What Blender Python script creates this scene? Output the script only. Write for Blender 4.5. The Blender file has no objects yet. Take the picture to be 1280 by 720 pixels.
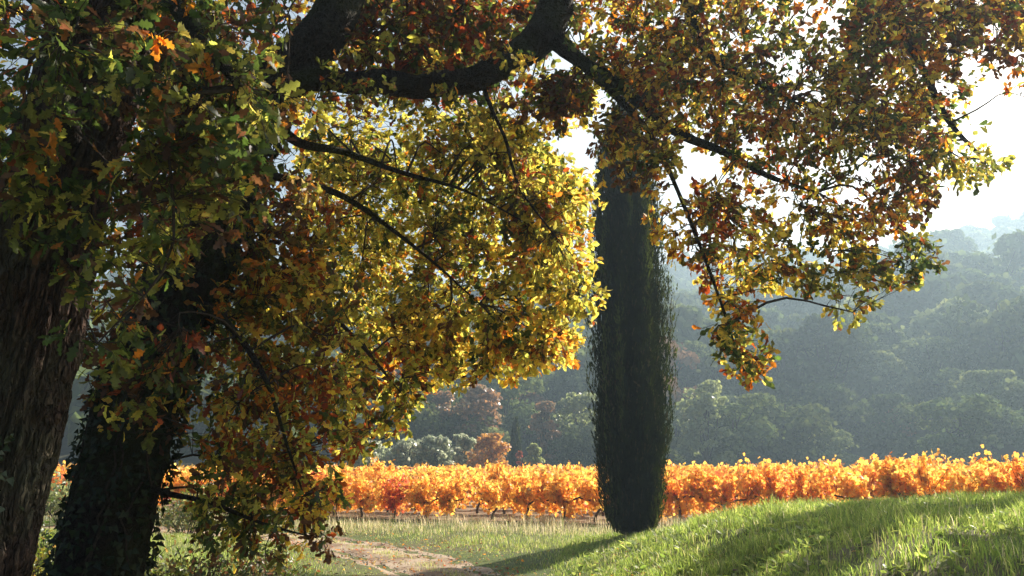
import bpy, math, random
import numpy as np
from mathutils import Vector, Matrix

random.seed(7)
RNG = np.random.default_rng(11)
SC = bpy.context.scene
COL = SC.collection

# ------------------------------------------------------------------ camera
FPX = 1067.0
PITCH = math.atan((578.0 - 360.0) / FPX)
cam_d = bpy.data.cameras.new("camera")
cam_d.sensor_width = 36.0
cam_d.lens = 36.0 * FPX / 1280.0
cam_d.clip_start = 0.05
cam_d.clip_end = 4000.0
cam = bpy.data.objects.new("camera", cam_d)
COL.objects.link(cam)
cam.location = (0, 0, 1.6)
cam.rotation_euler = (math.pi / 2 + PITCH, 0, 0)
SC.camera = cam

# ------------------------------------------------------------------ light
SUN_EL, SUN_AZ = math.radians(36.0), math.radians(45.5)   # azimuth measured from +Y towards +X
S = Vector((math.sin(SUN_AZ) * math.cos(SUN_EL), math.cos(SUN_AZ) * math.cos(SUN_EL), math.sin(SUN_EL)))
world = bpy.data.worlds.new("World")
SC.world = world
world.use_nodes = True
wn = world.node_tree.nodes
wl = world.node_tree.links
wn.clear()
w_out = wn.new("ShaderNodeOutputWorld")
w_bg = wn.new("ShaderNodeBackground")
w_sky = wn.new("ShaderNodeTexSky")
w_sky.sky_type = 'NISHITA'
w_sky.sun_disc = False
w_sky.sun_elevation = SUN_EL
w_sky.sun_rotation = SUN_AZ
w_sky.air_density = 1.0
w_sky.dust_density = 6.0
w_bg.inputs['Strength'].default_value = 0.05
wl.new(w_sky.outputs[0], w_bg.inputs[0])
wl.new(w_bg.outputs[0], w_out.inputs[0])
sun_d = bpy.data.lights.new("sun", 'SUN')
sun_d.energy = 5.0
sun_d.angle = math.radians(0.5)
sun_d.color = (1.0, 0.91, 0.78)
sun = bpy.data.objects.new("sun", sun_d)
COL.objects.link(sun)
sun.rotation_euler = S.to_track_quat('Z', 'Y').to_euler()
sun.location = (20, 60, 60)

SC.view_settings.view_transform = 'Standard'
SC.view_settings.look = 'None'
SC.view_settings.exposure = 1.27
SC.view_settings.gamma = 1.0
SC.cycles.use_denoising = True
SC.cycles.max_bounces = 6
SC.cycles.diffuse_bounces = 2
SC.cycles.transmission_bounces = 3
SC.cycles.glossy_bounces = 2
SC.cycles.volume_bounces = 0
SC.cycles.sample_clamp_indirect = 6.0


# ------------------------------------------------------------------ helpers
def P(px, py, D):
    """A point D metres ahead of the lens, seen at (px, py) of the 1280 x 720 photograph."""
    u, v = (px - 640.0) / FPX, (360.0 - py) / FPX
    ca, sa = math.cos(PITCH), math.sin(PITCH)
    yy, zz = ca - v * sa, sa + v * ca
    t = D / yy
    return np.array([u * t, D, 1.6 + zz * t])


def PX(p):
    ca, sa = math.cos(PITCH), math.sin(PITCH)
    q = np.asarray(p, float)
    z = q[..., 2] - 1.6
    f = q[..., 1] * ca + z * sa
    up = z * ca - q[..., 1] * sa
    return 640 + FPX * q[..., 0] / f, 360 - FPX * up / f, f


def _hash(ix, iy, iz, seed):
    n = (ix.astype(np.int64) * 374761393 + iy.astype(np.int64) * 668265263 + iz.astype(np.int64) * 2147483647 + seed * 1274126177) & 0xFFFFFFFF
    n = ((n ^ (n >> 13)) * 1274126177) & 0xFFFFFFFF
    n = ((n ^ (n >> 16)) * 2246822519) & 0xFFFFFFFF
    return ((n ^ (n >> 15)) & 0xFFFFFF) / float(0xFFFFFF)


def vnoise(x, y, z=0.0, seed=0):
    x, y, z = np.broadcast_arrays(np.asarray(x, float), np.asarray(y, float), np.asarray(z, float))
    xi, yi, zi = np.floor(x), np.floor(y), np.floor(z)
    fx, fy, fz = x - xi, y - yi, z - zi
    fx, fy, fz = (f * f * (3 - 2 * f) for f in (fx, fy, fz))
    r = 0
    for dx in (0, 1):
        for dy in (0, 1):
            for dz in (0, 1):
                w = (fx if dx else 1 - fx) * (fy if dy else 1 - fy) * (fz if dz else 1 - fz)
                r = r + w * _hash(xi + dx, yi + dy, zi + dz, seed)
    return r


def fbm(x, y, z=0.0, oct=4, seed=0):
    a, r, t = 0.5, 0, 0
    x, y, z = np.asarray(x, float), np.asarray(y, float), np.asarray(z, float)
    for k in range(oct):
        r = r + a * vnoise(x, y, z, seed + k * 17)
        t += a
        a *= 0.5
        x, y, z = x * 2.03, y * 2.03, z * 2.03
    return r / t


def sstep(t):
    t = np.clip(t, 0, 1)
    return t * t * (3 - 2 * t)


def make_mesh(name, V, tris=None, quads=None, col=None, smooth=True):
    me = bpy.data.meshes.new(name)
    V = np.ascontiguousarray(V, dtype=np.float32)
    nt = 0 if tris is None else len(tris)
    nq = 0 if quads is None else len(quads)
    me.vertices.add(len(V))
    me.vertices.foreach_set("co", V.ravel())
    idx = []
    if nt:
        idx.append(np.asarray(tris, np.int32).ravel())
    if nq:
        idx.append(np.asarray(quads, np.int32).ravel())
    idx = np.concatenate(idx)
    me.loops.add(len(idx))
    me.loops.foreach_set("vertex_index", idx)
    me.polygons.add(nt + nq)
    st = np.concatenate([np.arange(nt) * 3, nt * 3 + np.arange(nq) * 4]).astype(np.int32)
    me.polygons.foreach_set("loop_start", st)
    me.polygons.foreach_set("use_smooth", np.full(nt + nq, bool(smooth)))
    me.update(calc_edges=True)
    if col is not None:
        at = me.attributes.new("col", 'FLOAT_COLOR', 'POINT')
        c = np.ones((len(V), 4), np.float32)
        c[:, :3] = col
        at.data.foreach_set("color", c.ravel())
    me.validate()
    return me


def link(name, me, mat=None, parent=None, loc=(0, 0, 0)):
    if mat is not None and me is not None and len(me.materials) == 0:
        me.materials.append(mat)
    o = bpy.data.objects.new(name, me)
    COL.objects.link(o)
    if parent is not None:
        o.parent = parent
    o.location = loc
    return o


def thing(name, label, cat, loc=(0, 0, 0), group=None):
    o = bpy.data.objects.new(name, None)
    COL.objects.link(o)
    o.empty_display_size = 0.3
    o.location = loc
    tag(o, label, cat, group)
    return o


def tag(o, label, cat, group=None):
    o['label'] = label
    o['category'] = cat
    if group:
        o['group'] = group


def kind(o, k):
    o['kind'] = k
    return o


class Acc:
    """collects pieces of geometry with vertex colours for one mesh"""
    def __init__(self):
        self.V, self.T, self.Q, self.C, self.n = [], [], [], [], 0

    def add(self, V, tris=None, quads=None, col=(0.1, 0.1, 0.1)):
        V = np.asarray(V, float).reshape(-1, 3)
        if tris is not None and len(tris):
            self.T.append(np.asarray(tris) + self.n)
        if quads is not None and len(quads):
            self.Q.append(np.asarray(quads) + self.n)
        c = np.empty((len(V), 3))
        c[:] = col
        self.V.append(V)
        self.C.append(c)
        self.n += len(V)

    def mesh(self, name, off=(0, 0, 0), smooth=True):
        V = np.concatenate(self.V) - np.asarray(off, float)
        return make_mesh(name, V, np.concatenate(self.T) if self.T else None, np.concatenate(self.Q) if self.Q else None,
                         np.concatenate(self.C), smooth)


def catmull(pts, n):
    """resample a polyline of (x, y, z, r) rows as a smooth curve with n points"""
    p = np.asarray(pts, float)
    p = np.vstack([2 * p[0] - p[1], p, 2 * p[-1] - p[-2]])
    m = len(p) - 3
    t = np.linspace(0, m - 1e-6, n)
    i = t.astype(int)
    f = (t - i)[:, None]
    a, b, c, d = p[i], p[i + 1], p[i + 2], p[i + 3]
    return 0.5 * (2 * b + (c - a) * f + (2 * a - 5 * b + 4 * c - d) * f ** 2 + (3 * b - a - 3 * c + d) * f ** 3)


def frames(c):
    t = np.gradient(c, axis=0)
    t /= np.linalg.norm(t, axis=1)[:, None] + 1e-9
    ref = np.array([0.31, 0.95, 0.05]) if abs(t[0][1]) < 0.9 else np.array([1.0, 0, 0])
    n = np.empty_like(t)
    u = ref
    for k in range(len(t)):
        u = u - t[k] * np.dot(u, t[k])
        u = u / (np.linalg.norm(u) + 1e-9)
        n[k] = u
    return t, n, np.cross(t, n)


def tube(c, r, sides, disp=None):
    """verts, quads of a tube; disp(theta, s) is added to the radius"""
    c = np.asarray(c, float)
    t, n, b = frames(c)
    th = np.linspace(0, 2 * math.pi, sides, endpoint=False)
    s = np.concatenate([[0], np.cumsum(np.linalg.norm(np.diff(c, axis=0), axis=1))])
    R = np.repeat(np.asarray(r, float)[:, None], sides, 1)
    if disp is not None:
        R = R + disp(np.repeat(th[None], len(c), 0), np.repeat(s[:, None], sides, 1), R)
    V = c[:, None, :] + R[:, :, None] * (np.cos(th)[None, :, None] * n[:, None, :] + np.sin(th)[None, :, None] * b[:, None, :])
    k, j = np.meshgrid(np.arange(len(c) - 1), np.arange(sides), indexing='ij')
    j2 = (j + 1) % sides
    q = np.stack([k * sides + j, k * sides + j2, (k + 1) * sides + j2, (k + 1) * sides + j], -1).reshape(-1, 4)
    return V.reshape(-1, 3), q


def many_tubes(A, B, ra, rb, sides=3, sag=0.0, jit=0.0):
    """thin curved twigs from A[i] to B[i], 4 rings each"""
    A, B = np.asarray(A, float), np.asarray(B, float)
    N = len(A)
    d = B - A
    L = np.linalg.norm(d, axis=1)[:, None] + 1e-9
    t = d / L
    ref = np.where(np.abs(t[:, 2:3]) < 0.9, np.array([[0, 0, 1.0]]), np.array([[1.0, 0, 0]]))
    n = np.cross(t, ref)
    n /= np.linalg.norm(n, axis=1)[:, None] + 1e-9
    b = np.cross(t, n)
    K = 3
    th = np.linspace(0, 2 * math.pi, sides, endpoint=False)
    V = np.empty((N, K, sides, 3))
    j1 = RNG.normal(0, 1, (N, 3)) * jit * L
    for k in range(K):
        f = k / (K - 1)
        c = A + d * f + j1 * math.sin(math.pi * f) + np.array([0, 0, 1.0]) * (sag * L * math.sin(math.pi * f))
        r = (ra + (rb - ra) * f)
        r = np.broadcast_to(np.asarray(r, float).reshape(-1, 1), (N, 1))
        for m in range(sides):
            V[:, k, m] = c + r * (math.cos(th[m]) * n + math.sin(th[m]) * b)
    q = []
    for k in range(K - 1):
        for m in range(sides):
            m2 = (m + 1) % sides
            q.append([k * sides + m, k * sides + m2, (k + 1) * sides + m2, (k + 1) * sides + m])
    q = np.array(q)
    Q = (np.arange(N)[:, None, None] * (K * sides) + q[None]).reshape(-1, 4)
    return V.reshape(-1, 3), Q


def rot_from(d, up):
    """N x 3 x 3 matrices with columns (side, d, normal)"""
    d = d / (np.linalg.norm(d, axis=1)[:, None] + 1e-9)
    s = np.cross(d, up)
    s /= np.linalg.norm(s, axis=1)[:, None] + 1e-9
    nn = np.cross(s, d)
    return np.stack([s, d, nn], axis=2)


def scatter(T, F, pos, rot, scale, col):
    """copies of template (verts T, tris F): verts, tris, colours"""
    N, m = len(pos), len(T)
    sc = np.asarray(scale, float).reshape(N, 1, -1)
    V = np.einsum('nij,nmj->nmi', rot, T[None] * sc) + pos[:, None, :]
    tri = (np.arange(N)[:, None, None] * m + F[None]).reshape(-1, 3)
    return V.reshape(-1, 3), tri, np.repeat(col, m, 0)


# leaf templates: stalk at the origin, tip along +Y
def lobed(side, mids, tri_side, fold=0.22, curl=0.18):
    V = [(0, y, 0) for y in mids] + [(x, y, 0) for x, y in side] + [(-x, y, 0) for x, y in side]
    nm, ns = len(mids), len(side)
    F = []
    for t in tri_side:
        F.append([i for i in t])
        F.append([(i if i < nm else i + ns) for i in reversed(t)])
    V = np.array(V, float)
    V[:, 2] = np.abs(V[:, 0]) * fold - curl * V[:, 1] ** 2
    return V, np.array(F)


OAK_V, OAK_F = lobed([(.12, .16), (.08, .28), (.26, .42), (.13, .53), (.28, .68), (.13, .78), (.15, .93)],
                     [-.14, .12, .5, .76, 1.03],
                     [(1, 0, 5), (1, 5, 6), (1, 6, 7), (1, 7, 2), (2, 7, 8), (2, 8, 9), (2, 9, 3), (3, 9, 10), (3, 10, 11), (3, 11, 4)])
OAK2_V, OAK2_F = lobed([(.16, .25), (.12, .45), (.28, .66), (.14, .9)], [-.1, .5, 1.0],
                       [(0, 3, 1), (3, 4, 1), (4, 5, 1), (5, 6, 1), (6, 2, 1)])
OAK3_V, OAK3_F = lobed([(.24, .40), (.27, .72)], [-.1, .55, 1.0], [(0, 3, 1), (3, 4, 1), (4, 2, 1)])
VINE_V, VINE_F = lobed([(.30, -.08), (.48, .22), (.26, .36), (.40, .66)], [0.0, .42, .95],
                       [(0, 3, 4), (0, 4, 5), (0, 5, 1), (1, 5, 6), (1, 6, 2)], fold=.25, curl=.25)
IVY_V, IVY_F = lobed([(.42, .05), (.30, .35), (.18, .6)], [0.0, .4, 1.0],
                     [(0, 3, 4), (0, 4, 1), (1, 4, 5), (1, 5, 2)], fold=.15, curl=.15)
OVAL_V, OVAL_F = lobed([(.22, .25), (.22, .65)], [0.0, .5, 1.0], [(0, 3, 1), (3, 4, 1), (4, 2, 1)], fold=.2, curl=.2)
CLUMP_V = np.array([(-.5, -.4, .05), (.1, -.55, -.1), (.55, -.1, .08), (.3, .5, -.08), (-.35, .45, .1)])
CLUMP_F = np.array([(0, 1, 2), (0, 2, 3), (0, 3, 4)])


# ------------------------------------------------------------------ materials
def mat(name):
    m = bpy.data.materials.new(name)
    m.use_nodes = True
    m.node_tree.nodes.clear()
    return m, m.node_tree.nodes, m.node_tree.links


def leaf_mat(name, trans=0.5, gloss=0.06, rough=0.42, sat=1.15, val=1.5, noise=18.0):
    m, N, L = mat(name)
    out = N.new("ShaderNodeOutputMaterial")
    at = N.new("ShaderNodeAttribute"); at.attribute_name = "col"
    tc = N.new("ShaderNodeTexCoord")
    nz = N.new("ShaderNodeTexNoise"); nz.inputs['Scale'].default_value = noise; nz.inputs['Detail'].default_value = 3
    L.new(tc.outputs['Object'], nz.inputs['Vector'])
    rm = N.new("ShaderNodeMapRange"); rm.inputs[3].default_value = 0.72; rm.inputs[4].default_value = 1.28
    rm.inputs[1].default_value = 0.3; rm.inputs[2].default_value = 0.7
    L.new(nz.outputs[0], rm.inputs[0])
    hs = N.new("ShaderNodeHueSaturation"); L.new(at.outputs['Color'], hs.inputs['Color']); L.new(rm.outputs[0], hs.inputs['Value'])
    ht = N.new("ShaderNodeHueSaturation"); L.new(hs.outputs[0], ht.inputs['Color'])
    ht.inputs['Saturation'].default_value = sat; ht.inputs['Value'].default_value = val
    df = N.new("ShaderNodeBsdfDiffuse"); L.new(hs.outputs[0], df.inputs[0])
    tr = N.new("ShaderNodeBsdfTranslucent"); L.new(ht.outputs[0], tr.inputs[0])
    mx = N.new("ShaderNodeMixShader"); mx.inputs[0].default_value = trans
    L.new(df.outputs[0], mx.inputs[1]); L.new(tr.outputs[0], mx.inputs[2])
    last = mx
    if gloss > 0:
        gl = N.new("ShaderNodeBsdfGlossy"); gl.inputs['Roughness'].default_value = rough; gl.inputs[0].default_value = (1, 1, 1, 1)
        m2 = N.new("ShaderNodeMixShader"); m2.inputs[0].default_value = gloss
        L.new(mx.outputs[0], m2.inputs[1]); L.new(gl.outputs[0], m2.inputs[2])
        last = m2
    L.new(last.outputs[0], out.inputs[0])
    return m


def rough_mat(name, c1, c2, scale, stretch=(1, 1, 1), bump=0.3, detail=6, c3=None, s3=0.7, bdist=0.02):
    m, N, L = mat(name)
    out = N.new("ShaderNodeOutputMaterial")
    bs = N.new("ShaderNodeBsdfPrincipled"); bs.inputs['Roughness'].default_value = 0.92
    bs.inputs['Specular IOR Level'].default_value = 0.2
    tc = N.new("ShaderNodeTexCoord")
    mp = N.new("ShaderNodeMapping"); mp.inputs['Scale'].default_value = stretch
    L.new(tc.outputs['Object'], mp.inputs[0])
    nz = N.new("ShaderNodeTexNoise"); nz.inputs['Scale'].default_value = scale; nz.inputs['Detail'].default_value = detail
    nz.inputs['Roughness'].default_value = 0.65
    L.new(mp.outputs[0], nz.inputs['Vector'])
    cr = N.new("ShaderNodeValToRGB")
    cr.color_ramp.elements[0].position = 0.32; cr.color_ramp.elements[0].color = (*c1, 1)
    cr.color_ramp.elements[1].position = 0.68; cr.color_ramp.elements[1].color = (*c2, 1)
    L.new(nz.outputs[0], cr.inputs[0])
    colout = cr.outputs[0]
    if c3 is not None:
        n3 = N.new("ShaderNodeTexNoise"); n3.inputs['Scale'].default_value = s3; n3.inputs['Detail'].default_value = 5
        L.new(tc.outputs['Object'], n3.inputs['Vector'])
        r3 = N.new("ShaderNodeMapRange"); r3.inputs[1].default_value = 0.45; r3.inputs[2].default_value = 0.62
        L.new(n3.outputs[0], r3.inputs[0])
        mx = N.new("ShaderNodeMix"); mx.data_type = 'RGBA'
        L.new(r3.outputs[0], mx.inputs['Factor']); L.new(colout, mx.inputs['A']); mx.inputs['B'].default_value = (*c3, 1)
        colout = mx.outputs['Result']
    L.new(colout, bs.inputs['Base Color'])
    bp = N.new("ShaderNodeBump"); bp.inputs['Strength'].default_value = bump; bp.inputs['Distance'].default_value = bdist
    L.new(nz.outputs[0], bp.inputs['Height']); L.new(bp.outputs[0], bs.inputs['Normal'])
    L.new(bs.outputs[0], out.inputs[0])
    return m


M_OAK = leaf_mat("oak_leaf", trans=0.64, gloss=0.02, val=2.6, sat=1.08, noise=40)
M_VINE = leaf_mat("vine_leaf", trans=0.62, gloss=0.03, val=1.6, sat=0.97, noise=30)
M_IVY = leaf_mat("ivy_leaf", trans=0.25, gloss=0.025, rough=0.4, val=1.2, noise=30)
M_CYP = leaf_mat("cypress_frond", trans=0.4, gloss=0.0, val=1.9, noise=3)
M_GRASS = leaf_mat("grass_blade", trans=0.52, gloss=0.03, rough=0.4, val=2.2, sat=1.0, noise=2)
M_TREE = leaf_mat("wood_foliage", trans=0.25, gloss=0.0, val=1.3, noise=0.6)
M_BUSH = leaf_mat("bush_leaf", trans=0.5, gloss=0.06, val=1.5, noise=20)
def plated(m, scale, stretch, dist, edge):
    """adds the fine relief of bark plates to a bark material"""
    N, L = m.node_tree.nodes, m.node_tree.links
    bp = next(n for n in N if n.type == 'BUMP')
    bs = next(n for n in N if n.type == 'BSDF_PRINCIPLED')
    tc = next(n for n in N if n.type == 'TEX_COORD')
    wn_ = N.new("ShaderNodeTexNoise"); wn_.inputs['Scale'].default_value = 9; wn_.inputs['Detail'].default_value = 3
    L.new(tc.outputs['Object'], wn_.inputs['Vector'])
    ms = N.new("ShaderNodeVectorMath"); ms.operation = 'MULTIPLY_ADD'
    L.new(wn_.outputs['Color'], ms.inputs[0]); ms.inputs[1].default_value = (.05, .05, .05); L.new(tc.outputs['Object'], ms.inputs[2])
    mp = N.new("ShaderNodeMapping"); mp.inputs['Scale'].default_value = stretch
    L.new(ms.outputs[0], mp.inputs[0])
    vo = N.new("ShaderNodeTexVoronoi"); vo.feature = 'DISTANCE_TO_EDGE'; vo.inputs['Scale'].default_value = scale
    L.new(mp.outputs[0], vo.inputs['Vector'])
    mr = N.new("ShaderNodeMapRange"); mr.inputs[2].default_value = edge
    L.new(vo.outputs['Distance'], mr.inputs[0])
    b2 = N.new("ShaderNodeBump"); b2.inputs['Strength'].default_value = 1.0; b2.inputs['Distance'].default_value = dist
    L.new(mr.outputs[0], b2.inputs['Height']); L.new(bp.outputs[0], b2.inputs['Normal'])
    L.new(b2.outputs[0], bs.inputs['Normal'])
    return m


M_BARK = rough_mat("oak_bark", (0.03, 0.018, 0.014), (0.16, 0.098, 0.073), 30, (1.6, 1.6, 0.5), 1.0, 8, (0.14, 0.13, 0.085), 1.6)
M_LIMB = rough_mat("limb_bark", (0.016, 0.011, 0.009), (0.055, 0.040, 0.032), 22, (1, 1, 1), 0.8, 7, (0.05, 0.052, 0.02), 1.3)
M_TWIG = rough_mat("twig_bark", (0.035, 0.025, 0.02), (0.08, 0.06, 0.045), 30, (1, 1, 1), 0.2, 3)
M_VWOOD = rough_mat("vine_wood", (0.045, 0.03, 0.022), (0.12, 0.085, 0.065), 40, (1, 1, 0.4), 0.7, 5)
M_GROUND = rough_mat("meadow_soil", (0.05, 0.075, 0.018), (0.12, 0.14, 0.04), 3.0, (1, 1, 1), 0.5, 9, (0.11, 0.10, 0.045), 0.35)
M_TRACK = rough_mat("dirt_track", (0.28, 0.205, 0.14), (0.47, 0.37, 0.27), 13.0, (1, 1, 1), 0.5, 10, (0.20, 0.13, 0.08), 0.9)
M_SOIL = rough_mat("vineyard_soil", (0.14, 0.095, 0.06), (0.30, 0.22, 0.14), 5.0, (1, 1, 1), 0.6, 9)
M_HILL = rough_mat("wood_floor", (0.035, 0.04, 0.02), (0.09, 0.085, 0.05), 0.4, (1, 1, 1), 0.3, 6)
M_STONE = rough_mat("track_stone", (0.25, 0.21, 0.16), (0.48, 0.43, 0.35), 30, (1, 1, 1), 0.4, 4)

plated(M_BARK, 30, (1, 1, .2), .04, .25)
plated(M_LIMB, 34, (1, 1, .8), .015, .2)

# ------------------------------------------------------------------ ground
TRACK = np.array([(1.3, -6), (1.0, 0), (0.75, 5), (0.5, 9), (0.0, 11.6), (-0.7, 13.8), (-2.2, 17.2), (-4.2, 20.4), (-6.9, 22.7), (-11, 24.4), (-16, 25.6), (-24, 27)], float)


def track_curve(n=260):
    c = catmull(np.hstack([TRACK, np.zeros((len(TRACK), 2))]), n)
    return c[:, :2]


TC = track_curve()
TC_S = track_curve(80)


def track_dist(x, y, coarse=False):
    sh = np.shape(x)
    xf, yf = np.ravel(x), np.ravel(y)
    d = np.full(xf.shape, 1e9)
    for q in (TC_S if coarse else TC):
        d = np.minimum(d, (xf - q[0]) ** 2 + (yf - q[1]) ** 2)
    return np.sqrt(d).reshape(sh)


def row_y(x):            # front line of the vineyard
    return 23.45 - 0.45 * (np.asarray(x, float) )


TOE_Y = np.array([-20, 4, 8, 10, 12, 14, 16, 18, 20, 24, 60])
TOE_X = np.array([1.6, 1.5, 1.15, 1.1, 1.1, 1.25, 1.5, 1.8, 2.2, 3.0, 9.0])


def bank(x, y):
    d = x - np.interp(y, TOE_Y, TOE_X)
    s = sstep((d + 0.7) / 3.9)
    s2 = sstep((d + 0.6) / 2.4)
    fade = 1 - sstep((y - 13.5 - 0.5 * np.clip(3.5 - x, 0, 3)) / 5.5)
    h = (0.64 + 0.038 * np.clip(d, 0, 9)) * s * fade + 0.14 * s2 * (1 - sstep((y - 19.0) / 5.0))
    # hummocks running down the bank, added to give it strips of shade
    w = 0.80 * x - 0.60 * y + 0.8 * (vnoise(x * 0.5, y * 0.5, 0, 5) - 0.5)
    hm = np.maximum(0, np.sin(w * 2.1 + 0.4)) ** 1.5
    h = h + 0.09 * hm * s2 * fade * sstep((15.5 - y) / 3)
    return h


def ground_h(x, y):
    x, y = np.asarray(x, float), np.asarray(y, float)
    near = 1 - sstep((np.hypot(x, y) - 30) / 30)
    td_ = np.full(np.shape(x), 99.0)
    m_ = (np.abs(x) < 30) & (y > -10) & (y < 32)
    td_[m_] = track_dist(x[m_], y[m_], True)
    h = bank(x, y) * (1 - sstep((y - 24) / 6)) - 0.24 * np.exp(-(td_ / 2.4) ** 2)
    h = h + near * (0.10 * (fbm(x * 0.35, y * 0.35, 0, 3, 3) - 0.5) + (0.05 + 0.06 * (x > 1.5)) * (fbm(x * 1.6, y * 1.6, 0, 3, 9) - 0.5))
    return h


def gh(x, y):
    return float(ground_h(np.array([x]), np.array([y]))[0])


def axis(lo, a, b, hi, step, grow=1.16):
    mid = list(np.arange(a, b + 1e-6, step))
    up, s, v = [], step, mid[-1]
    while v < hi:
        s *= grow
        v = min(v + s, hi)
        up.append(v)
    dn, s, v = [], step, mid[0]
    while v > lo:
        s *= grow
        v = max(v - s, lo)
        dn.append(v)
    return np.array(dn[::-1] + mid + up)


def grid_mesh(name, xs, ys, hf, col=None):
    X, Y = np.meshgrid(xs, ys)
    Z = hf(X, Y)
    V = np.stack([X, Y, Z], -1).reshape(-1, 3)
    ny, nx = X.shape
    i, j = np.meshgrid(np.arange(ny - 1), np.arange(nx - 1), indexing='ij')
    a = i * nx + j
    q = np.stack([a, a + 1, a + nx + 1, a + nx], -1).reshape(-1, 4)
    return make_mesh(name, V, None, q)


gx = axis(-600, -12, 12, 600, 0.17)
gy = axis(-60, 3, 26, 700, 0.17)
ground = link("ground", grid_mesh("ground", gx, gy, ground_h), M_GROUND)
kind(ground, 'structure')

# the dirt track: a worn sheet with two wheel ruts, its edges sunk under the verge
ts = np.linspace(-1, 1, 25)
tt = np.gradient(TC, axis=0)
tt /= np.linalg.norm(tt, axis=1)[:, None]
tn = np.stack([tt[:, 1], -tt[:, 0]], 1)
hw = 1.12 + 0.30 * (fbm(np.arange(len(TC)) * 0.13, 0, 0, 3, 21) - 0.5)
TXY = TC[:, None, :] + tn[:, None, :] * (ts[None, :, None] * hw[:, None, None])
prof = 0.035 - 0.10 * np.abs(ts) ** 6 - 0.035 * np.exp(-((np.abs(ts) - 0.55) / 0.18) ** 2) + 0.015 * np.exp(-(ts / 0.2) ** 2)
TZ = ground_h(TXY[..., 0], TXY[..., 1]) + prof[None] + 0.03 * (fbm(TXY[..., 0] * 3, TXY[..., 1] * 3, 0, 3, 31) - 0.5)
n1, n2 = TZ.shape
ii, jj = np.meshgrid(np.arange(n1 - 1), np.arange(n2 - 1), indexing='ij')
aa = ii * n2 + jj
tq = np.stack([aa, aa + n2, aa + n2 + 1, aa + 1], -1).reshape(-1, 4)
track = link("dirt_track", make_mesh("dirt_track", np.concatenate([TXY, TZ[..., None]], -1).reshape(-1, 3), None, tq), M_TRACK)
kind(track, 'structure')

# bare soil of the vineyard
sx = np.linspace(-45, 30, 140)
sv = np.linspace(0.6, 55, 90)
X, V_ = np.meshgrid(sx, sv)
Y = row_y(X) + V_ * 1.0
Zs = ground_h(X, Y) + 0.012 + 0.02 * fbm(X * 2, Y * 2, 0, 2, 8)
ny, nx = X.shape
ii, jj = np.meshgrid(np.arange(ny - 1), np.arange(nx - 1), indexing='ij')
aa = ii * nx + jj
soil = link("vineyard_soil", make_mesh("vineyard_soil", np.stack([X, Y, Zs], -1).reshape(-1, 3), None,
            np.stack([aa, aa + 1, aa + nx + 1, aa + nx], -1).reshape(-1, 4)), M_SOIL)
kind(soil, 'structure')


# ------------------------------------------------------------------ hills
def hill_h(x, y):
    x, y = np.asarray(x, float), np.asarray(y, float)
    az = x / np.maximum(y, 1)
    y0 = 90 + 10 * (vnoise(x * 0.02, 3.3, 0, 2) - 0.5) - 10 * sstep((az - 0.3) / 0.4)
    tq_ = np.clip((y - y0) / 130.0, 0, 1)
    r1 = tq_ * (1.4 - 0.4 * tq_) * (25 + 6 * np.clip((az + 0.2) / 0.8, -0.5, 1.2))
    r2 = sstep((y - 215) / 150.0) * (47 + 7 * np.clip(az / 0.5, -1, 1))
    r1 = r1 + tq_ * 11 * sstep((az - 0.30) / 0.25)
    n = (fbm(x * 0.013, y * 0.013, 0, 4, 41) - 0.5) * 26 * sstep((y - y0) / 60)
    return r1 + r2 + n - 3 * (1 - sstep((y - y0 + 20) / 40))


hx = np.linspace(-420, 420, 150)
hy = np.linspace(70, 560, 110)
hill = link("hill", grid_mesh("hill", hx, hy, lambda x, y: hill_h(x, y) - 40 * sstep((np.abs(x) - 330) / 90)), M_HILL)
kind(hill, 'structure')


# ------------------------------------------------------------------ oaks
PAL = {
    'g': (0.045, 0.066, 0.016), 'og': (0.115, 0.12, 0.028), 'yg': (0.34, 0.31, 0.075), 'y': (0.52, 0.39, 0.09),
    'o': (0.34, 0.14, 0.035), 'r': (0.20, 0.052, 0.022), 'b': (0.085, 0.042, 0.02), 'p': (0.22, 0.15, 0.06),
}
KEYS = list(PAL)
PALV = np.array([PAL[k] for k in KEYS])


def pick_cols(n, weights, base=None):
    """n colours from a weighted palette (a dict), with a little spread"""
    w = np.array([weights.get(k, 0) for k in KEYS], float)
    w /= w.sum()
    i = RNG.choice(len(KEYS), n, p=w)
    return i


def inside(poly, x, y):
    c = np.zeros(np.shape(x), bool)
    n = len(poly)
    j = n - 1
    for i in range(n):
        xi, yi = poly[i]
        xj, yj = poly[j]
        cond = ((yi > y) != (yj > y)) & (x < (xj - xi) * (y - yi) / (yj - yi + 1e-12) + xi)
        c ^= cond
        j = i
    return c


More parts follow.
